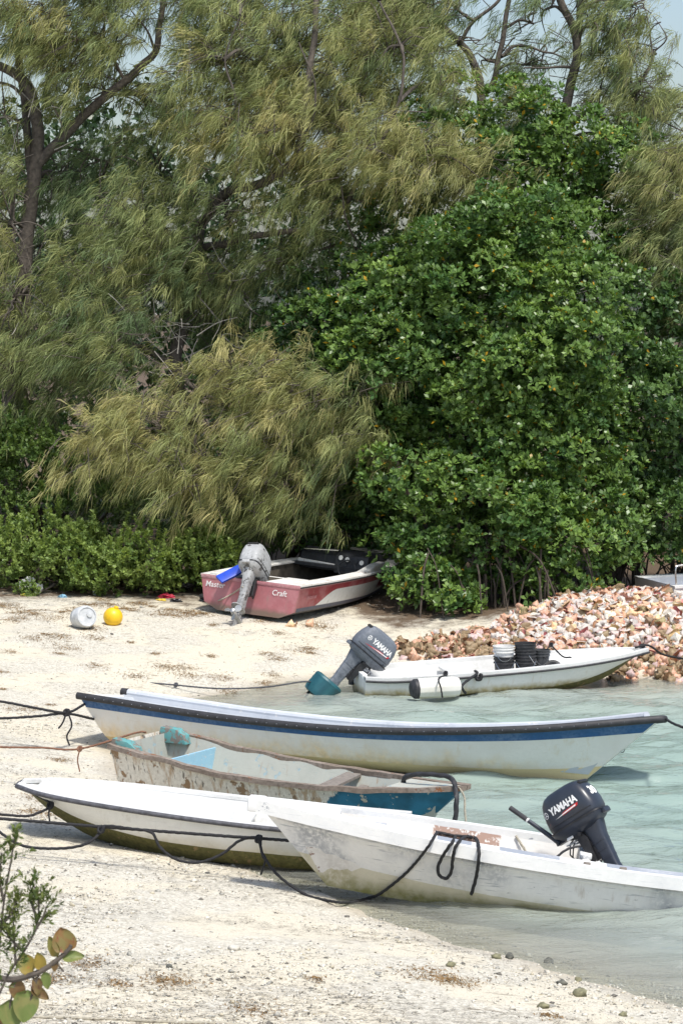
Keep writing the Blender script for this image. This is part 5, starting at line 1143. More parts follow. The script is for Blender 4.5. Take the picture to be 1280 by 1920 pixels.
def casuarina(name, label, base, limbs, blobs, group='casuarina trees along the beach', hang=0.0, per=44):
    """limbs: list of (pixel points with depth, radius); blobs: (u,v,ru,rv,y,ry,plumes,tone)"""
    e = empty(name, base, label=label, cat='tree', group=group)
    off = Vector(base); first = True
    for pts, r0, r1 in limbs:
        P = catmull([aty(*p) if not isinstance(p, Vector) else p for p in pts], 7)
        P = [p + mnoise.noise_vector(p * 1.7) * 0.05 for p in P]
        b = MB(); b.tube([p - off for p in P], lambda q, a=r0, c=r1: a + (c - a) * q, 9); b.build('trunk' if first else 'limb', M['bark'], e, 60); first = False
    Vs, Ps, Cs, nb = [], [[], []], [], 0
    tw = MB(); br = MB()
    LP = []
    for pts, r0, r1 in limbs: LP += catmull([aty(*p) for p in pts], 5)
    for (u, v, ru, rv, y, ry, m, tone) in blobs:
        c = np.array(aty(u, v, y)); k = y / FPX
        nbough = max(2, int(m * 1.15 / 6)); each = 6                       # foliage hangs in boughs with gaps between
        q = unit(rng.normal(size=(nbough, 3))) * (rng.random((nbough, 1)) ** 0.45)
        bc = c + q * np.array([ru * k, ry, rv * k]) * 1.02
        bd = unit(q * np.array([0.6, 0.8, 0.25]) + np.array([-0.45, -0.25, 0.05]) + rng.normal(0, 0.55, (nbough, 3)) * np.array([1, 1, 0.6]))
        cv = Vector(c) + Vector((0, 0.1, 0)); st_ = min(LP, key=lambda q_: (q_ - cv).length + 1.5 * max(0.0, q_.z - cv.z))
        arc = catmull([st_, st_.lerp(cv, 0.5) + Vector((random.gauss(0, .12), random.gauss(0, .1), 0.16 * (st_ - cv).length)), cv], 7)
        arc = [q_ + mnoise.noise_vector(q_ * 2.3) * 0.06 for q_ in arc]
        br.tube([q_ - off for q_ in arc], lambda q_: 0.038 - 0.016 * q_, 6, cap=False)
        for k_ in range(nbough):                                    # a crooked branchlet to every bough
            e_ = Vector(bc[k_]) + Vector((0, 0, 0.04)); s0 = min(arc[len(arc) // 3:], key=lambda q_: (q_ - e_).length)
            mid = s0.lerp(e_, 0.5) + Vector((random.gauss(0, .08), random.gauss(-.05, .08), 0.12 * (s0 - e_).length + random.gauss(0, .06)))
            br.tube([q_ - off for q_ in catmull([s0, mid, e_, e_ + Vector(bd[k_]) * 0.5 + Vector((0, 0, -0.05))], 4)], lambda q_: 0.019 - 0.013 * q_, 5, cap=False)
        s_ = rng.uniform(-0.5, 0.6, (nbough, each))
        P = (bc[:, None] + bd[:, None] * s_[..., None] + rng.normal(0, 0.16, (nbough, each, 3)))
        P[..., 2] -= 0.15 * s_ ** 2
        Dr = unit(bd[:, None] * 0.8 + rng.normal(0, 0.55, (nbough, each, 3)))
        h_ = np.clip(hang + rng.normal(0, 0.25, (nbough, 1)), 0, 1)
        wv = WIND * (1 - h_) + np.array([-0.12, -0.05, -0.75]) * h_ + rng.normal(0, 0.22, (nbough, 3))
        tn = np.clip(tone - 0.06 + rng.normal(0, 0.17, (nbough, 1)), 0, 1)
        mixv = np.repeat(tn, each, 0).reshape(-1, 1); P = P.reshape(-1, 3); Dr = Dr.reshape(-1, 3); wv = np.repeat(wv, each, 0)
        mixv = np.clip(mixv + rng.normal(0, 0.07, mixv.shape), 0, 1)
        uu_, vv_ = proj(P); keep = np.ones(len(P), bool)
        for pts_, d_ in OPEN: keep &= seg_dist(uu_ - 18, vv_ + 14, pts_) > d_
        P, Dr, wv, mixv = P[keep], Dr[keep], wv[keep], mixv[keep]; m = len(P)
        if not m: continue
        mixv2 = np.clip(mixv * 2, 0, 1); mixv3 = np.clip(mixv * 2 - 1, 0, 1)
        tint = (GREEN * (1 - mixv2) + OLIVE * mixv2) * (1 - mixv3) + TAN * mixv3
        Ln = rng.uniform(0.3, 0.75, m)
        V, polys, col = needles(P, Dr, Ln, per, tint, wv)
        Vs.append(V); Cs.append(col)
        for a, pl in zip(Ps, polys): a.append(pl + nb)
        nb += len(V)
        for i in range(0, m, 3):                                   # thin woody twigs along some plumes
            p0 = Vector(P[i] - Dr[i] * 0.3 - np.array([0, 0, 0.06])) - off; p1 = Vector(P[i] + Dr[i] * Ln[i]) - off; p1.z -= 0.2 * Ln[i]
            tw.tube([p0, (p0 + p1) / 2 + Vector((0, 0, 0.05)), p1], lambda q: 0.010 * (1 - 0.6 * q), 4, cap=False)
    V = np.concatenate(Vs) - np.array(off)
    np_mesh('crown', V, [np.concatenate(a) for a in Ps], M['needle'], e, np.concatenate(Cs))
    tag(br.build('branches', M['bark'], e, 60), kind='stuff')
    if tw.v: tag(tw.build('twigs', M['bark'], e, 0), kind='stuff')
    return e

def leafset(P, Ax, per, size, tint, spread=(0.6, 1.25), wratio=0.45, droop=0.0, yellow=0.0, fold=0.25, lite=False):
    """rosettes of broad leaves at P with axes Ax"""
    m = len(P); n = m * per
    ref = np.where(np.abs(Ax[:, 2:3]) < 0.9, np.array([[0, 0, 1.0]]), np.array([[1.0, 0, 0]]))
    a1 = unit(np.cross(Ax, ref)); a2 = np.cross(Ax, a1)
    ph = (np.arange(per) * 2.399)[None] + rng.random((m, 1)) * 6.28 + rng.normal(0, 0.25, (m, per))
    th = rng.uniform(spread[0], spread[1], (m, per))
    rad = a1[:, None] * np.cos(ph)[..., None] + a2[:, None] * np.sin(ph)[..., None]
    d = Ax[:, None] * np.cos(th)[..., None] + rad * np.sin(th)[..., None]; d[..., 2] -= droop
    d = unit(d); nrm = unit(Ax[:, None] * np.sin(th)[..., None] - rad * np.cos(th)[..., None] + rng.normal(0, 0.2, d.shape))
    side = unit(np.cross(d, nrm)); nrm = np.cross(side, d)
    L = (size * rng.uniform(0.5, 1.35, (m, per)))[..., None]; Wd = L * wratio * 0.5 * rng.uniform(0.8, 1.2, (m, per))[..., None]
    b0 = P[:, None] + d * L * 0.12 + Ax[:, None] * (rng.random((m, per)) * 0.05)[..., None]
    f = nrm * Wd * fold
    c = np.repeat(tint, per, 0) * rng.uniform(0.75, 1.3, (n, 1))
    if yellow:
        yl = rng.random(n) < yellow; c[yl] = np.array([0.55, 0.33, 0.02]) * rng.uniform(0.7, 1.2, (yl.sum(), 1))
    if lite:
        V = np.stack([b0, b0 + d * L * 0.55 + side * Wd * 1.15 + f, b0 + d * L, b0 + d * L * 0.55 - side * Wd * 1.15 + f], 2).reshape(n * 4, 3)
        return V, (np.arange(n) * 4)[:, None] + np.array([0, 1, 2, 3]), np.repeat(c, 4, 0)
    V = np.stack([b0, b0 + d * L * 0.38 + side * Wd + f, b0 + d * L * 0.74 + side * Wd * 0.86 + f, b0 + d * L, b0 + d * L * 0.74 - side * Wd * 0.86 + f, b0 + d * L * 0.38 - side * Wd + f], 2).reshape(n * 6, 3)
    base = (np.arange(n) * 6)[:, None]
    F = np.concatenate([base + np.array([0, 1, 2, 3]), base + np.array([0, 3, 4, 5])])
    return V, F, np.repeat(c, 6, 0)

def clumps(lumps, per_clump, rc, up=0.7, front=True):
    """lumps (c, radii, nclumps) -> rosette points and outward axes"""
    P, A_, T = [], [], []
    for c, rad, k in lumps:
        c = np.array(c); rad = np.array(rad)
        q = unit(rng.normal(size=(k, 3)));
        if front: q[:, 1] = np.where(q[:, 1] > 0.35, -q[:, 1], q[:, 1])
        rr = np.where(rng.random((k, 1)) < 0.78, rng.uniform(0.86, 1.08, (k, 1)), rng.uniform(0.45, 0.9, (k, 1)))
        cc = c + q * rr * rad; r_ = rc * np.exp(rng.normal(-0.1, 0.38, k)).clip(0.45, 1.9)
        s = unit(rng.normal(size=(k, per_clump, 3)) * 0.8 + q[:, None] * 0.6 + np.array([0, -0.25, up]))
        p = cc[:, None] + s * (r_[:, None] * rng.uniform(0.55, 1.1, (k, per_clump)))[..., None] * np.array([1.15, 1.0, 0.8])
        P.append(p.reshape(-1, 3)); A_.append(unit(s * 0.8 + np.array([0, -0.1, 0.55]) + rng.normal(0, 0.2, s.shape)).reshape(-1, 3))
        T.append(np.repeat(rng.normal(0, 1, k), per_clump))
    return np.concatenate(P), np.concatenate(A_), np.concatenate(T)

def broadleaf(name, label, base, lumps, per_clump=24, rc=0.36, leaf=0.100, per=8, c0=(0.062, 0.138, 0.034), c1=(0.215, 0.325, 0.070), yellow=0.006, mat='mangrove_leaf',
              cat='mangrove', group='mangroves behind the beach', stems=6, zmin=0.75, wratio=0.46, roots=0, spread=(0.6, 1.25), rootx=(-1, 1), shoots=0, lite=True):
    e = empty(name, base, label=label, cat=cat, group=group); off = np.array(base)
    P, Ax, T = clumps(lumps, per_clump, rc)
    if shoots:                                                      # young upright shoots breaking the outline
        i_ = rng.integers(0, len(P), shoots); h_ = rng.uniform(0.15, 0.45, shoots); d_ = unit(np.stack([rng.normal(0, .35, shoots), rng.normal(-.1, .3, shoots), np.ones(shoots)], -1))
        q_ = np.linspace(0.2, 1, 7); SP = (P[i_][:, None] + d_[:, None] * (h_[:, None] * q_)[..., None]).reshape(-1, 3)
        P = np.concatenate([P, SP]); Ax = np.concatenate([Ax, np.repeat(d_, 7, 0)]); T = np.concatenate([T, np.full(len(SP), 1.3)])
    k = P[:, 2] > zmin + 0.3 * rng.random(len(P)); P, Ax, T = P[k], Ax[k], T[k]
    m = np.clip(0.42 + 0.22 * T[:, None] + rng.normal(0, 0.12, (len(P), 1)), 0, 1); tint = np.array(c0) * (1 - m) + np.array(c1) * m
    V, F, C = leafset(P, Ax, per, leaf, tint, spread=spread, wratio=wratio, yellow=yellow, lite=lite)
    np_mesh('crown', V - off, [F], M[mat], e, C)
    b = MB()
    for j in range(stems):
        c, rad, _ = lumps[j % len(lumps)]; c = Vector(c)
        g = Vector((base[0] + random.uniform(*rootx), base[1] + random.uniform(0.9, 1.9), base[2]))
        for q in range(3):
            tip = c + Vector((random.uniform(-.8, .8) * rad[0], random.uniform(-.6, .2) * rad[1], random.uniform(-.5, .9) * rad[2]))
            mid = g.lerp(tip, 0.5) + Vector((random.uniform(-.3, .3), random.uniform(0, .4), 0.1))
            P_ = catmull([g, mid, tip], 6); b.tube([p - Vector(base) for p in P_], lambda t_: 0.05 * (1 - t_) + 0.008, 6)
    tag(b.build('trunk', M['bark'] if cat != 'mangrove' else M['root_bark'], e, 60), kind='stuff')
    if roots:
        b = MB()
        for j in range(roots):
            x0 = base[0] + random.uniform(*rootx); y0 = base[1] + random.uniform(0.35, 1.8); h = random.uniform(0.5, 1.3)
            dx = random.uniform(-.7, .7); y1 = y0 - random.uniform(0.0, 0.4)
            zg = lz(x0 + dx, y1); P_ = catmull([Vector((x0, y0, zg + h)), Vector((x0 + dx * .55, (y0 + y1) / 2, zg + h * .72)), Vector((x0 + dx, y1, zg - 0.03))], 6)
            b.tube([p - Vector(base) for p in P_], random.uniform(0.010, 0.022), 5)
        tag(b.build('prop_roots', M['root_bark'], e, 60), kind='stuff')
    return e
def L_(u, v, y, ru, rv, ry, n): k = y / FPX; return (tuple(aty(u, v, y)), (ru * k, ry, rv * k), n)
def gnd(u, y): x = (u - 640) / FPX * y; return (x, y, lz(x, y))

# --- mangroves
def auto_lumps(poly, n, y0, y1, r, dens, seed, vy=0.0, uy=0.0):
    """rounded masses spread over a crown whose outline is given in picture positions at depth y0..y1"""
    g = np.random.default_rng(seed); out = []; pts = []; poly = np.array(poly, float); tries = 0
    lo, hi = poly.min(0), poly.max(0)
    while len(pts) < n and tries < 6000:
        tries += 1; u, v = g.uniform(lo[0], hi[0]), g.uniform(lo[1], hi[1]); ins = False
        for i in range(len(poly)):
            (x1, y1_), (x2, y2_) = poly[i], poly[(i + 1) % len(poly)]
            if (y1_ > v) != (y2_ > v) and u < (x2 - x1) * (v - y1_) / (y2_ - y1_) + x1: ins = not ins
        if not ins or any(math.hypot(u - a, v - b) < r * 0.92 for a, b in pts): continue
        pts.append((u, v)); rr = r * g.uniform(0.7, 1.3); y = g.uniform(y0, y1) + vy * (v - hi[1]) / (hi[1] - lo[1]) + uy * max(0.0, (hi[0] + lo[0]) / 2 - u) / (hi[0] - lo[0]) * 2
        out.append(L_(u, v, y, rr * 1.1, rr * 0.85, g.uniform(0.6, 0.95), max(6, int(dens * (rr / 80) ** 2))))
    return out
broadleaf('mangrove', 'large glossy green mangrove standing right behind the conch heap', gnd(900, 46.4),
          auto_lumps([(860, 1060), (880, 1150), (1060, 1150), (1130, 1020), (1100, 760), (1120, 560), (1020, 430), (880, 410), (760, 470), (650, 570), (630, 700), (700, 860), (800, 930)], 66, 47.0, 49.3, 64, 22, 3, vy=-1.6, uy=1.3)
          + [L_(860, 760, 50.4, 230, 330, 0.8, 130), L_(800, 1010, 48.0, 55, 50, .5, 14), L_(790, 1085, 47.6, 45, 45, .4, 12), L_(840, 1120, 47.0, 45, 35, .4, 10)], roots=80, rootx=(-1.0, 1.8), yellow=0.012, zmin=0.42, stems=3)
broadleaf('mangrove', 'dark green mangrove at the right edge above the grey motor boat', gnd(1200, 49.6),
          auto_lumps([(1130, 1075), (1190, 1060), (1230, 1035), (1330, 1035), (1340, 540), (1170, 560), (1150, 800)], 17, 49.6, 51.0, 85, 20, 5) + [L_(1240, 800, 52.4, 140, 280, 0.8, 60)],
          c0=(0.050, 0.115, 0.036), c1=(0.135, 0.225, 0.055), roots=30, rootx=(-0.9, 0.9), zmin=1.0)
broadleaf('mangrove', 'tall mangrove crown reaching up between the casuarinas at upper right', gnd(960, 52.4),
          auto_lumps([(660, 520), (1170, 520), (1180, 300), (1080, 270), (1000, 280), (960, 240), (900, 245), (880, 300), (840, 230), (790, 230), (780, 300), (660, 420)], 24, 51.6, 52.8, 70, 20, 7), yellow=0.02, zmin=2.0)
broadleaf('mangrove', 'shaded mangrove behind the ski boat bow under the casuarina branch', gnd(640, 52.0),
          auto_lumps([(540, 1010), (740, 1010), (740, 560), (600, 520), (560, 640)], 18, 50.9, 51.9, 76, 20, 9), c0=(0.050, 0.115, 0.034), c1=(0.135, 0.225, 0.05), roots=50, rootx=(-1.2, 1.2), zmin=1.0, yellow=0.004)
# --- bushes on the left
BC0, BC1 = (0.130, 0.210, 0.050), (0.300, 0.390, 0.105)
for k, (lb, u, y, poly, n_, ya, yb_) in enumerate((
        ('light green bush at the left edge of the beach', 40, 48.9, [(-60, 1060), (110, 1065), (130, 1030), (60, 1005), (-60, 1000)], 9, 48.4, 49.2),
        ('rounded light green bush behind the drum and buoy', 190, 48.9, [(110, 1068), (270, 1075), (280, 1050), (200, 1022), (130, 1005)], 8, 48.4, 49.2),
        ('low green bush touching the ski boat side', 370, 49.0, [(270, 1078), (370, 1075), (450, 1055), (420, 1030), (330, 1040), (290, 1050)], 11, 48.6, 49.4),
        ('taller darker bush behind the low ones at far left', 80, 51.0, [(-60, 960), (240, 960), (260, 900), (150, 860), (60, 820), (-60, 800)], 15, 50.0, 51.2))):
    broadleaf('bush', lb, gnd(u, y), auto_lumps(poly, n_, ya, yb_, 40, 34, 20 + k, vy=-0.5), per_clump=22, rc=0.21, leaf=0.060, per=9, c0=BC0 if k < 3 else (0.070, 0.135, 0.034), c1=BC1 if k < 3 else (0.17, 0.25, 0.06), yellow=0.0, mat='bush_leaf', cat='bush', group='bushes along the top of the beach', stems=8, shoots=150, zmin=0.64, wratio=0.5, spread=(0.4, 1.2), rootx=(-.5, .5))
PL = ((10, 1092, .26, 'low green plant at the left edge of the sand'), (110, 1098, .22, 'low green plant between the litter and the bushes'), (185, 1110, .13, 'tiny green plant on the sand by the white cup'), (240, 1100, .20, 'low green plant below the rounded bush'),
      (430, 1075, .22, 'green sprig beside the ski boat corner'), (60, 1108, .13, 'creeping green plant in front of the white bag'), (290, 1108, .18, 'creeping plant in front of the low bush'), (345, 1104, .16, 'small plant between the low bush and the ski boat'), (150, 1103, .16, 'creeping plant left of the white cup'))
for k, (u, v, s_, lb) in enumerate(PL):
    p = onland(u, v + 6)
    broadleaf('beach_plant', lb, tuple(p), [((p.x, p.y, p.z + s_ * .5), (s_ * 1.7, s_, s_ * .5), 10)], per_clump=12, rc=0.11, leaf=0.05, per=8, c0=BC0, c1=BC1, yellow=0, mat='bush_leaf', cat='plant', group='low plants on the upper beach', stems=2, zmin=0.3, spread=(0.4, 1.2), rootx=(-.1, .1))

# --- casuarinas
yT = 52.5
casuarina('casuarina_tree', 'tall casuarina with forked trunk at the left edge', gnd(20, yT),
          [([(10, 1020, yT), (22, 800, yT), (40, 600, yT), (52, 430, yT), (66, 320, yT), (72, 240, yT), (62, 180, yT), (40, 145, yT), (-10, 120, yT), (-80, 100, yT)], 0.19, 0.07),
           ([(68, 310, yT), (110, 265, yT), (160, 215, yT), (215, 168, yT), (262, 125, yT), (292, 95, yT), (300, 40, yT), (310, -60, yT)], 0.11, 0.05),
           ([(60, 330, yT), (46, 180, yT + .3), (30, 60, yT + .3), (25, -60, yT + .3)], 0.09, 0.06), ([(52, 190, yT), (20, 160, yT), (-40, 150, yT)], 0.04, 0.02),
           ([(105, 270, yT), (115, 235, yT - .2), (90, 180, yT - .4)], 0.03, 0.015), ([(292, 100, yT), (275, 60, yT - .3), (245, 20, yT - .3)], 0.03, 0.012)],
          [(60, 60, 130, 90, 52.2, 1.0, 170, .55), (190, 90, 120, 90, 52.4, 1.0, 170, .5), (20, 420, 70, 130, 51.6, .9, 120, .45), (120, 330, 90, 110, 53.2, .8, 90, .1), (200, 300, 80, 90, 53.0, .8, 70, .1),
           (30, 560, 70, 110, 51.0, .9, 120, .5), (110, 470, 110, 120, 53.4, .8, 100, .1), (40, 720, 80, 120, 51.4, 1.0, 130, .35), (230, 180, 90, 70, 52.8, .8, 90, .35), (-20, 230, 50, 120, 52, .8, 60, .5), (80, -40, 150, 70, 52.4, .9, 130, .5), (250, -20, 120, 60, 52.8, .8, 90, .4)])
casuarina('casuarina_tree', 'leaning casuarina with yellow brown wind swept boughs over the ski boat', gnd(330, 52.0),
          [([(390, 1060, 52.2), (372, 900, 52.2), (345, 770, 52.0), (330, 690, 51.6), (345, 600, 51.8), (368, 470, 52.0), (385, 410, 52.2), (430, 360, 51.8), (500, 340, 51.2), (560, 290, 50.8), (572, 190, 50.6), (590, 60, 50.8), (600, -60, 51)], 0.16, 0.05),
           ([(368, 470, 52.0), (430, 455, 51.6), (480, 440, 51.2), (555, 434, 51.0)], 0.09, 0.05), ([(330, 690, 51.6), (290, 665, 51.4), (245, 640, 51.2), (200, 610, 51)], 0.08, 0.03),
           ([(335, 700, 51.6), (370, 730, 50.6), (420, 760, 49.8), (390, 800, 49.4), (300, 803, 49.2), (245, 805, 49.0)], 0.055, 0.02), ([(420, 760, 49.8), (480, 740, 49.4), (530, 780, 49.2), (530, 850, 49.0)], 0.04, 0.012),
           ([(480, 740, 49.4), (560, 730, 49.2), (640, 740, 49.0), (680, 790, 49.0)], 0.035, 0.01), ([(500, 340, 52.4), (540, 270, 51.8), (560, 200, 51.6), (540, 120, 51.6)], 0.05, 0.02),
           ([(640, 400, 51.4), (680, 330, 50.6), (740, 210, 50.4), (755, 100, 50.4), (710, 0, 50.6)], 0.045, 0.02), ([(560, 300, 51), (585, 230, 50.4), (590, 150, 50.2), (560, 80, 50.2)], 0.035, 0.012), ([(400, 300, 51.6), (440, 200, 50.4), (420, 110, 50.3), (450, 30, 50.3)], 0.03, 0.012), ([(690, 480, 51.6), (650, 420, 50.6), (640, 350, 50.2)], 0.03, 0.012), ([(345, 600, 51.8), (300, 530, 52.4), (260, 420, 52.8)], 0.05, 0.02)],
          [(420, -20, 150, 70, 52.0, 1.0, 130, .5), (620, -20, 150, 70, 52.2, 1.0, 130, .5), (780, 10, 90, 80, 52.4, .8, 80, .5), (420, 120, 140, 110, 51.4, 1.1, 230, .6), (560, 90, 140, 100, 51.6, 1.1, 220, .55), (700, 110, 130, 110, 51.6, 1.0, 190, .6), (470, 250, 130, 70, 50.6, .9, 170, .72), (610, 230, 140, 80, 51.0, .9, 190, .62),
           (760, 290, 120, 65, 50.2, .8, 150, .74), (640, 360, 110, 70, 51.4, .8, 110, .5), (300, 330, 90, 100, 53.4, .7, 80, .1), (270, 440, 100, 100, 51.4, .9, 140, .45), (200, 540, 110, 90, 51.0, .9, 150, .4), (420, 400, 110, 70, 51.4, .8, 120, .4),
           (330, 530, 90, 80, 51.6, .8, 100, .35), (430, 520, 100, 70, 51.8, .8, 90, .35), (560, 480, 80, 60, 51.6, .7, 70, .35), (200, 680, 100, 90, 50.4, .9, 130, .35), (130, 620, 90, 90, 50.8, .9, 110, .35),
           (440, 700, 115, 45, 49.4, .7, 120, .78), (350, 780, 110, 42, 49.2, .7, 105, .76), (220, 820, 95, 48, 48.9, .7, 110, .82), (505, 800, 75, 75, 49.0, .7, 115, .72), (350, 880, 80, 50, 48.8, .6, 110, .75), (530, 900, 55, 80, 48.8, .6, 100, .66), (590, 740, 60, 50, 49.0, .6, 80, .7), (670, 800, 45, 90, 48.9, .5, 80, .55),
           (400, 960, 110, 50, 51.0, .8, 80, .05), (260, 900, 100, 60, 51.4, .8, 70, .1), (450, 620, 90, 60, 52.0, .8, 60, .15), (820, 180, 70, 60, 51.8, .7, 60, .5), (880, 300, 60, 40, 50.6, .5, 45, .7)])
casuarina('casuarina_tree', 'thin casuarina with a forked trunk rising behind the upper mangrove', gnd(900, 54.5),
          [([(905, 600, 54.5), (902, 400, 54.5), (901, 190, 54.5), (885, 120, 54.5), (862, 80, 54.5), (800, 20, 54.5), (770, -60, 54.5)], 0.11, 0.05), ([(902, 180, 54.5), (925, 150, 54.5), (940, 90, 54.5), (952, 0, 54.5), (958, -60, 54.5)], 0.07, 0.04),
           ([(860, 85, 54.5), (890, 40, 54.4), (930, 5, 54.4), (960, -40, 54.4)], 0.04, 0.03)],
          [(820, 90, 90, 90, 54.2, .9, 80, .4), (930, 110, 70, 60, 54.6, .8, 42, .3), (985, 120, 60, 45, 54.4, .7, 40, .25), (1000, 40, 40, 50, 54.6, .7, 30, .15), (860, 10, 80, 60, 54.4, .8, 50, .35), (1040, 100, 50, 60, 54.8, .7, 40, .25), (960, 250, 90, 50, 54.6, .8, 60, .3), (760, 30, 80, 70, 54, .8, 60, .45), (990, 200, 60, 40, 54.4, .7, 35, .3)])
casuarina('casuarina_tree', 'open casuarina with dark trunk against the sky at upper right', gnd(1040, 53.5),
          [([(1030, 600, 53.5), (1035, 420, 53.5), (1046, 255, 53.5), (1068, 175, 53.5), (1080, 110, 53.5), (1074, 60, 53.5), (1050, 0, 53.5), (1040, -60, 53.5)], 0.12, 0.07), ([(1080, 90, 53.5), (1084, 30, 53.5), (1090, -60, 53.5)], 0.07, 0.06),
           ([(1048, 250, 53.5), (1100, 210, 53.2), (1150, 185, 53.2), (1200, 150, 53.2), (1228, 95, 53.2)], 0.06, 0.018), ([(1075, 130, 53.5), (1040, 127, 53.4), (980, 127, 53.3)], 0.035, 0.015), ([(1180, 175, 53.2), (1230, 220, 53.0), (1290, 250, 53.0)], 0.03, 0.01)],
          [(1150, 60, 70, 70, 53.2, .8, 75, .42), (1190, 170, 70, 70, 53.0, .8, 80, .42), (1120, 200, 70, 60, 53.2, .8, 70, .4), (1230, 100, 40, 60, 53.4, .6, 30, .4), (1060, 210, 60, 40, 53.6, .6, 40, .3), (1100, 290, 60, 40, 53.4, .6, 35, .4), (1020, 20, 50, 40, 53.8, .6, 30, .25), (1100, 0, 70, 50, 53.6, .7, 45, .35), (1180, 10, 50, 50, 53.4, .7, 36, .4), (1240, 300, 50, 60, 53.4, .6, 45, .4), (1170, 260, 50, 40, 53.6, .6, 25, .4), (1260, 200, 50, 60, 53.2, .6, 45, .45)])
casuarina('casuarina_tree', 'drooping brownish casuarina bough at the right edge', gnd(1250, 51.5),
          [([(1222, 700, 51.8), (1236, 560, 51.5), (1240, 450, 51.5), (1262, 330, 51.4), (1310, 200, 51.4)], 0.05, 0.06), ([(1205, 460, 51.5), (1190, 380, 51.5), (1188, 300, 51.6)], 0.02, 0.012)],
          [(1265, 300, 50, 60, 51.2, .6, 65, .62), (1255, 400, 45, 70, 51.2, .6, 60, .6), (1265, 500, 40, 70, 51.0, .5, 55, .5), (1250, 590, 30, 60, 51.0, .4, 36, .45), (1215, 440, 30, 60, 51.6, .5, 22, .4), (1290, 380, 60, 90, 51.2, .6, 60, .6)])
# dead grey twigs in the gaps
b = MB()
for (u, v, n_, y) in ((290, 620, 26, 51.2), (250, 600, 14, 51.0), (1130, 520, 30, 51.4), (1190, 560, 16, 51.2), (420, 600, 12, 51.2), (60, 200, 10, 52), (330, 680, 14, 51.0), (480, 620, 8, 51.4), (110, 590, 8, 50.8)):
    for _ in range(n_):
        p = aty(u + random.gauss(0, 45), v + random.gauss(0, 35), y + random.gauss(0, .2)); d = Vector((random.gauss(0, 1), random.gauss(0, .4), random.gauss(0.1, .7))).normalized() * random.uniform(.3, .9)
        b.tube(catmull([p, p + d * .5 + Vector((0, 0, random.gauss(0, .08))), p + d], 4), lambda q: 0.012 * (1 - .7 * q), 4)
tag(b.build('dead_twigs', M['dead_wood'], None, 0), 'bare bleached twigs tangled in the gaps of the trees', 'twigs', kind='stuff')
# wood further back that closes the view
N = 1700
yb = rng.uniform(57, 66, N); ub = rng.uniform(-250, 1600, N); top = np.interp(ub, [-250, 300, 640, 800, 1000, 1150, 1600], [150, 180, 330, 420, 480, 520, 560]) + 60 * (vnoise(ub, ub * 0, 0.012, 9) - .5)
vb = top + (1120 - top) * rng.random(N) ** 0.9
P = np.stack([(ub - 640) / FPX * yb, yb, np.zeros(N)], -1)
P[:, 2] = [aty(u, v, y).z for u, v, y in zip(ub, vb, yb)]
PP = (P[:, None] + rng.normal(0, 0.42, (N, 9, 3))).reshape(-1, 3); k_ = PP[:, 2] > 0.5; PP = PP[k_]
Ax = unit(rng.normal(size=PP.shape) * 0.7 + np.array([0, -0.4, 0.7])); m = rng.random((len(PP), 1))
V, F_, C_ = leafset(PP, Ax, 7, 0.17, np.array([0.022, 0.052, 0.02]) * (1 - m) + np.array([0.055, 0.095, 0.03]) * m, wratio=0.5, lite=True)
tag(np_mesh('woods', V, [F_], M['mangrove_leaf'], None, C_), 'dense dark green wood further back behind the beach trees', 'woods', kind='stuff')

# ------------------------------------------------------------------ plants close to the camera
def grape_leaf(e, c, size, nrm, up, col, name='leaf', cup=0.18, asp=1.0):
    nrm = Vector(nrm).normalized(); up = Vector(up); up = (up - nrm * up.dot(nrm)).normalized(); sd = nrm.cross(up)
    b = MB(); rows = []; nn = 9
    for i in range(nn):
        t_ = i / (nn - 1); wv = math.sin(math.pi * min(1, 0.06 + t_ * 0.94) ** 0.8) ** 0.62 * 0.5 * size * asp if 0 < i < nn - 1 else 0.02 * size
        row = []
        for j in range(-3, 4):
            s_ = j / 3; ripple = 0.03 * size * math.sin(j * 2.1 + i * 1.7); row.append(Vector(c) + up * (t_ - .1) * size + sd * s_ * wv + nrm * (cup * size * (s_ * s_ * .5 - (t_ - .5) ** 2 * .8) + ripple * .5))
        rows.append(row)
    b.quadloft(rows, False); return b.build(name, col, e, 60)
def leafcol(name, a, c, vein):
    t = NT(name); n = t.noise(22, 5); w = t.noise(60, 3, stretch=(1, 1, 1)); col = t.mix(t.step(t.noise(9, 4, dist=1.0), 0.45, 0.6), a, c); col = t.mix(t.math('MULTIPLY', t.step(w, 0.62, 0.68), 0.6), col, vein)
    t.done(col, 0.45); tr = t.n.new('ShaderNodeBsdfTranslucent'); t.link(col, tr.inputs[0]); mx = t.n.new('ShaderNodeMixShader'); mx.inputs[0].default_value = 0.3
    t.link(t.b.outputs[0], mx.inputs[1]); t.link(tr.outputs[0], mx.inputs[2]); t.link(mx.outputs[0], t.out.inputs[0]); return t.mat
LG = [leafcol('grape_leaf_russet', (0.24, 0.13, 0.045), (0.22, 0.18, 0.06), (0.24, 0.04, 0.035)), leafcol('grape_leaf_green', (0.17, 0.22, 0.06), (0.24, 0.24, 0.08), (0.13, 0.14, 0.04)),
      leafcol('grape_leaf_yellow', (0.30, 0.22, 0.04), (0.20, 0.19, 0.05), (0.40, 0.16, 0.05)), leafcol('grape_leaf_brown', (0.17, 0.10, 0.04), (0.22, 0.17, 0.06), (0.10, 0.03, 0.02))]
yS = 10.0; gb_ = gnd(-80, yS)
S = empty('sea_grape', gb_, label='blurred sea grape branch with russet and green leaves at the lower left corner', cat='plant')
o3 = Vector(gb_)
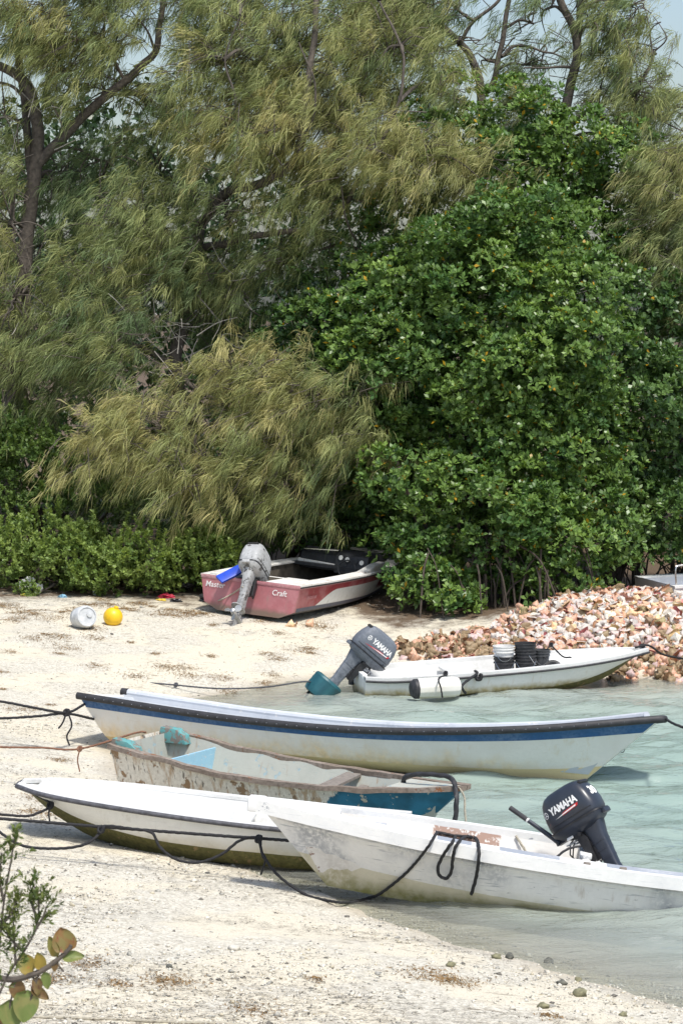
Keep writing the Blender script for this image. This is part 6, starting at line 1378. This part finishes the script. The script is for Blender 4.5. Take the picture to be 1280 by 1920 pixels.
b = MB(); b.tube([p - o3 for p in catmull([Vector(gb_), aty(-120, 1960, yS), aty(-40, 1845, yS), aty(30, 1836, yS), aty(75, 1822, yS), aty(105, 1802, yS), aty(128, 1782, yS), aty(134, 1772, yS)], 8)], lambda q: 0.016 - 0.009 * q, 8); b.build('stem', M['bark'], S)
for q in ([(75, 1822), (62, 1860), (55, 1885)], [(30, 1836), (20, 1880), (15, 1920)], [(105, 1802), (112, 1812), (120, 1822)], [(60, 1828), (70, 1845), (80, 1850)]):
    b = MB(); b.tube([aty(u, v, yS) - o3 for u, v in q], 0.004, 6); b.build('twig', M['bark'], S)
for (u, v, sz_, nrm, up, m_, asp) in ((125, 1782, .100, (.15, -1, .25), (-.25, 0, 1), 0, .95), (108, 1790, .085, (-.5, -1, .1), (-.5, 0, .8), 2, .6), (120, 1795, .088, (.0, -.75, .6), (1, 0, .06), 1, .55), (104, 1800, .05, (.2, -1, .1), (-.1, 0, -1), 3, .6),
        (62, 1852, .085, (.25, -1, .2), (.75, 0, -.55), 3, .5), (52, 1862, .125, (.1, -1, .15), (-.15, 0, -1), 1, .8), (18, 1880, .12, (.3, -1, .2), (.1, 0, -1), 1, .8), (60, 1820, .09, (-.3, -1, .4), (-.6, 0, .7), 2, .8), (78, 1815, .07, (.4, -1, .1), (-.2, 0, .8), 2, .7),
        (85, 1825, .07, (.2, -1, .0), (.15, 0, -1), 1, .55), (28, 1842, .09, (.3, -1, .1), (.35, 0, -1), 3, .7), (0, 1890, .11, (.3, -1, .1), (-.3, 0, -1), 0, .8), (70, 1835, .07, (-.1, -1, .2), (.1, 0, -1), 3, .6)):
    grape_leaf(S, aty(u, v, yS) - o3, sz_, nrm, up, LG[m_], asp=asp)
yC = 9.4
for kk, (lb, stems_) in enumerate((('blurred green sprig with whorled leaves rising at the left edge', [[(-40, 1960), (-5, 1800), (8, 1690), (22, 1610), (28, 1570)], [(-5, 1800), (-12, 1700), (-5, 1640)], [(8, 1690), (0, 1650), (4, 1600)], [(0, 1740), (22, 1712), (30, 1690)]]),
                                   ('shorter blurred green sprig beside the sea grape leaves', [[(-30, 1960), (10, 1840), (45, 1785), (70, 1735), (72, 1680), (62, 1658)], [(45, 1785), (20, 1760), (12, 1748)], [(66, 1745), (80, 1722), (88, 1700)], [(30, 1810), (28, 1775), (25, 1720)], [(70, 1720), (60, 1695), (62, 1690)]]))):
    g0 = gnd(-90, yC); e = empty('sprig', g0, label=lb, cat='plant'); o3 = Vector(g0); PP, AA = [], []
    for j, st_ in enumerate(stems_):
        pts = [aty(u, v, yC) for u, v in st_]
        if j == 0: pts = [Vector(g0)] + pts
        P_ = catmull(pts, 7); b = MB(); b.tube([p - o3 for p in P_], lambda q: 0.006 - 0.003 * q, 6); b.build('stem', M['bark'], e)
        for p, q in list(zip(P_[:-1], P_[1:]))[(7 if j == 0 else 2):]:
            if p.z < CAM_H - 0.30 * yC: continue
            d = np.array((q - p).normalized())
            for _ in range(1): PP.append(np.array(p) + rng.normal(0, 0.009, 3)); AA.append(unit(d + rng.normal(0, 0.5, 3)))
        for _ in range(4): PP.append(np.array(P_[-1]) + rng.normal(0, 0.012, 3)); AA.append(unit(np.array([0, 0, 1.0]) + rng.normal(0, 0.4, 3)))
    PP, AA = np.array(PP), np.array(AA); mm = rng.random((len(PP), 1))
    V, F_, C_ = leafset(PP, AA, 11, 0.021, np.array([0.075, 0.12, 0.03]) * (1 - mm) + np.array([0.20, 0.23, 0.07]) * mm, spread=(0.3, 1.0), wratio=0.34)
    np_mesh('foliage', V - np.array(o3), [F_], M['bush_leaf'], e, C_)
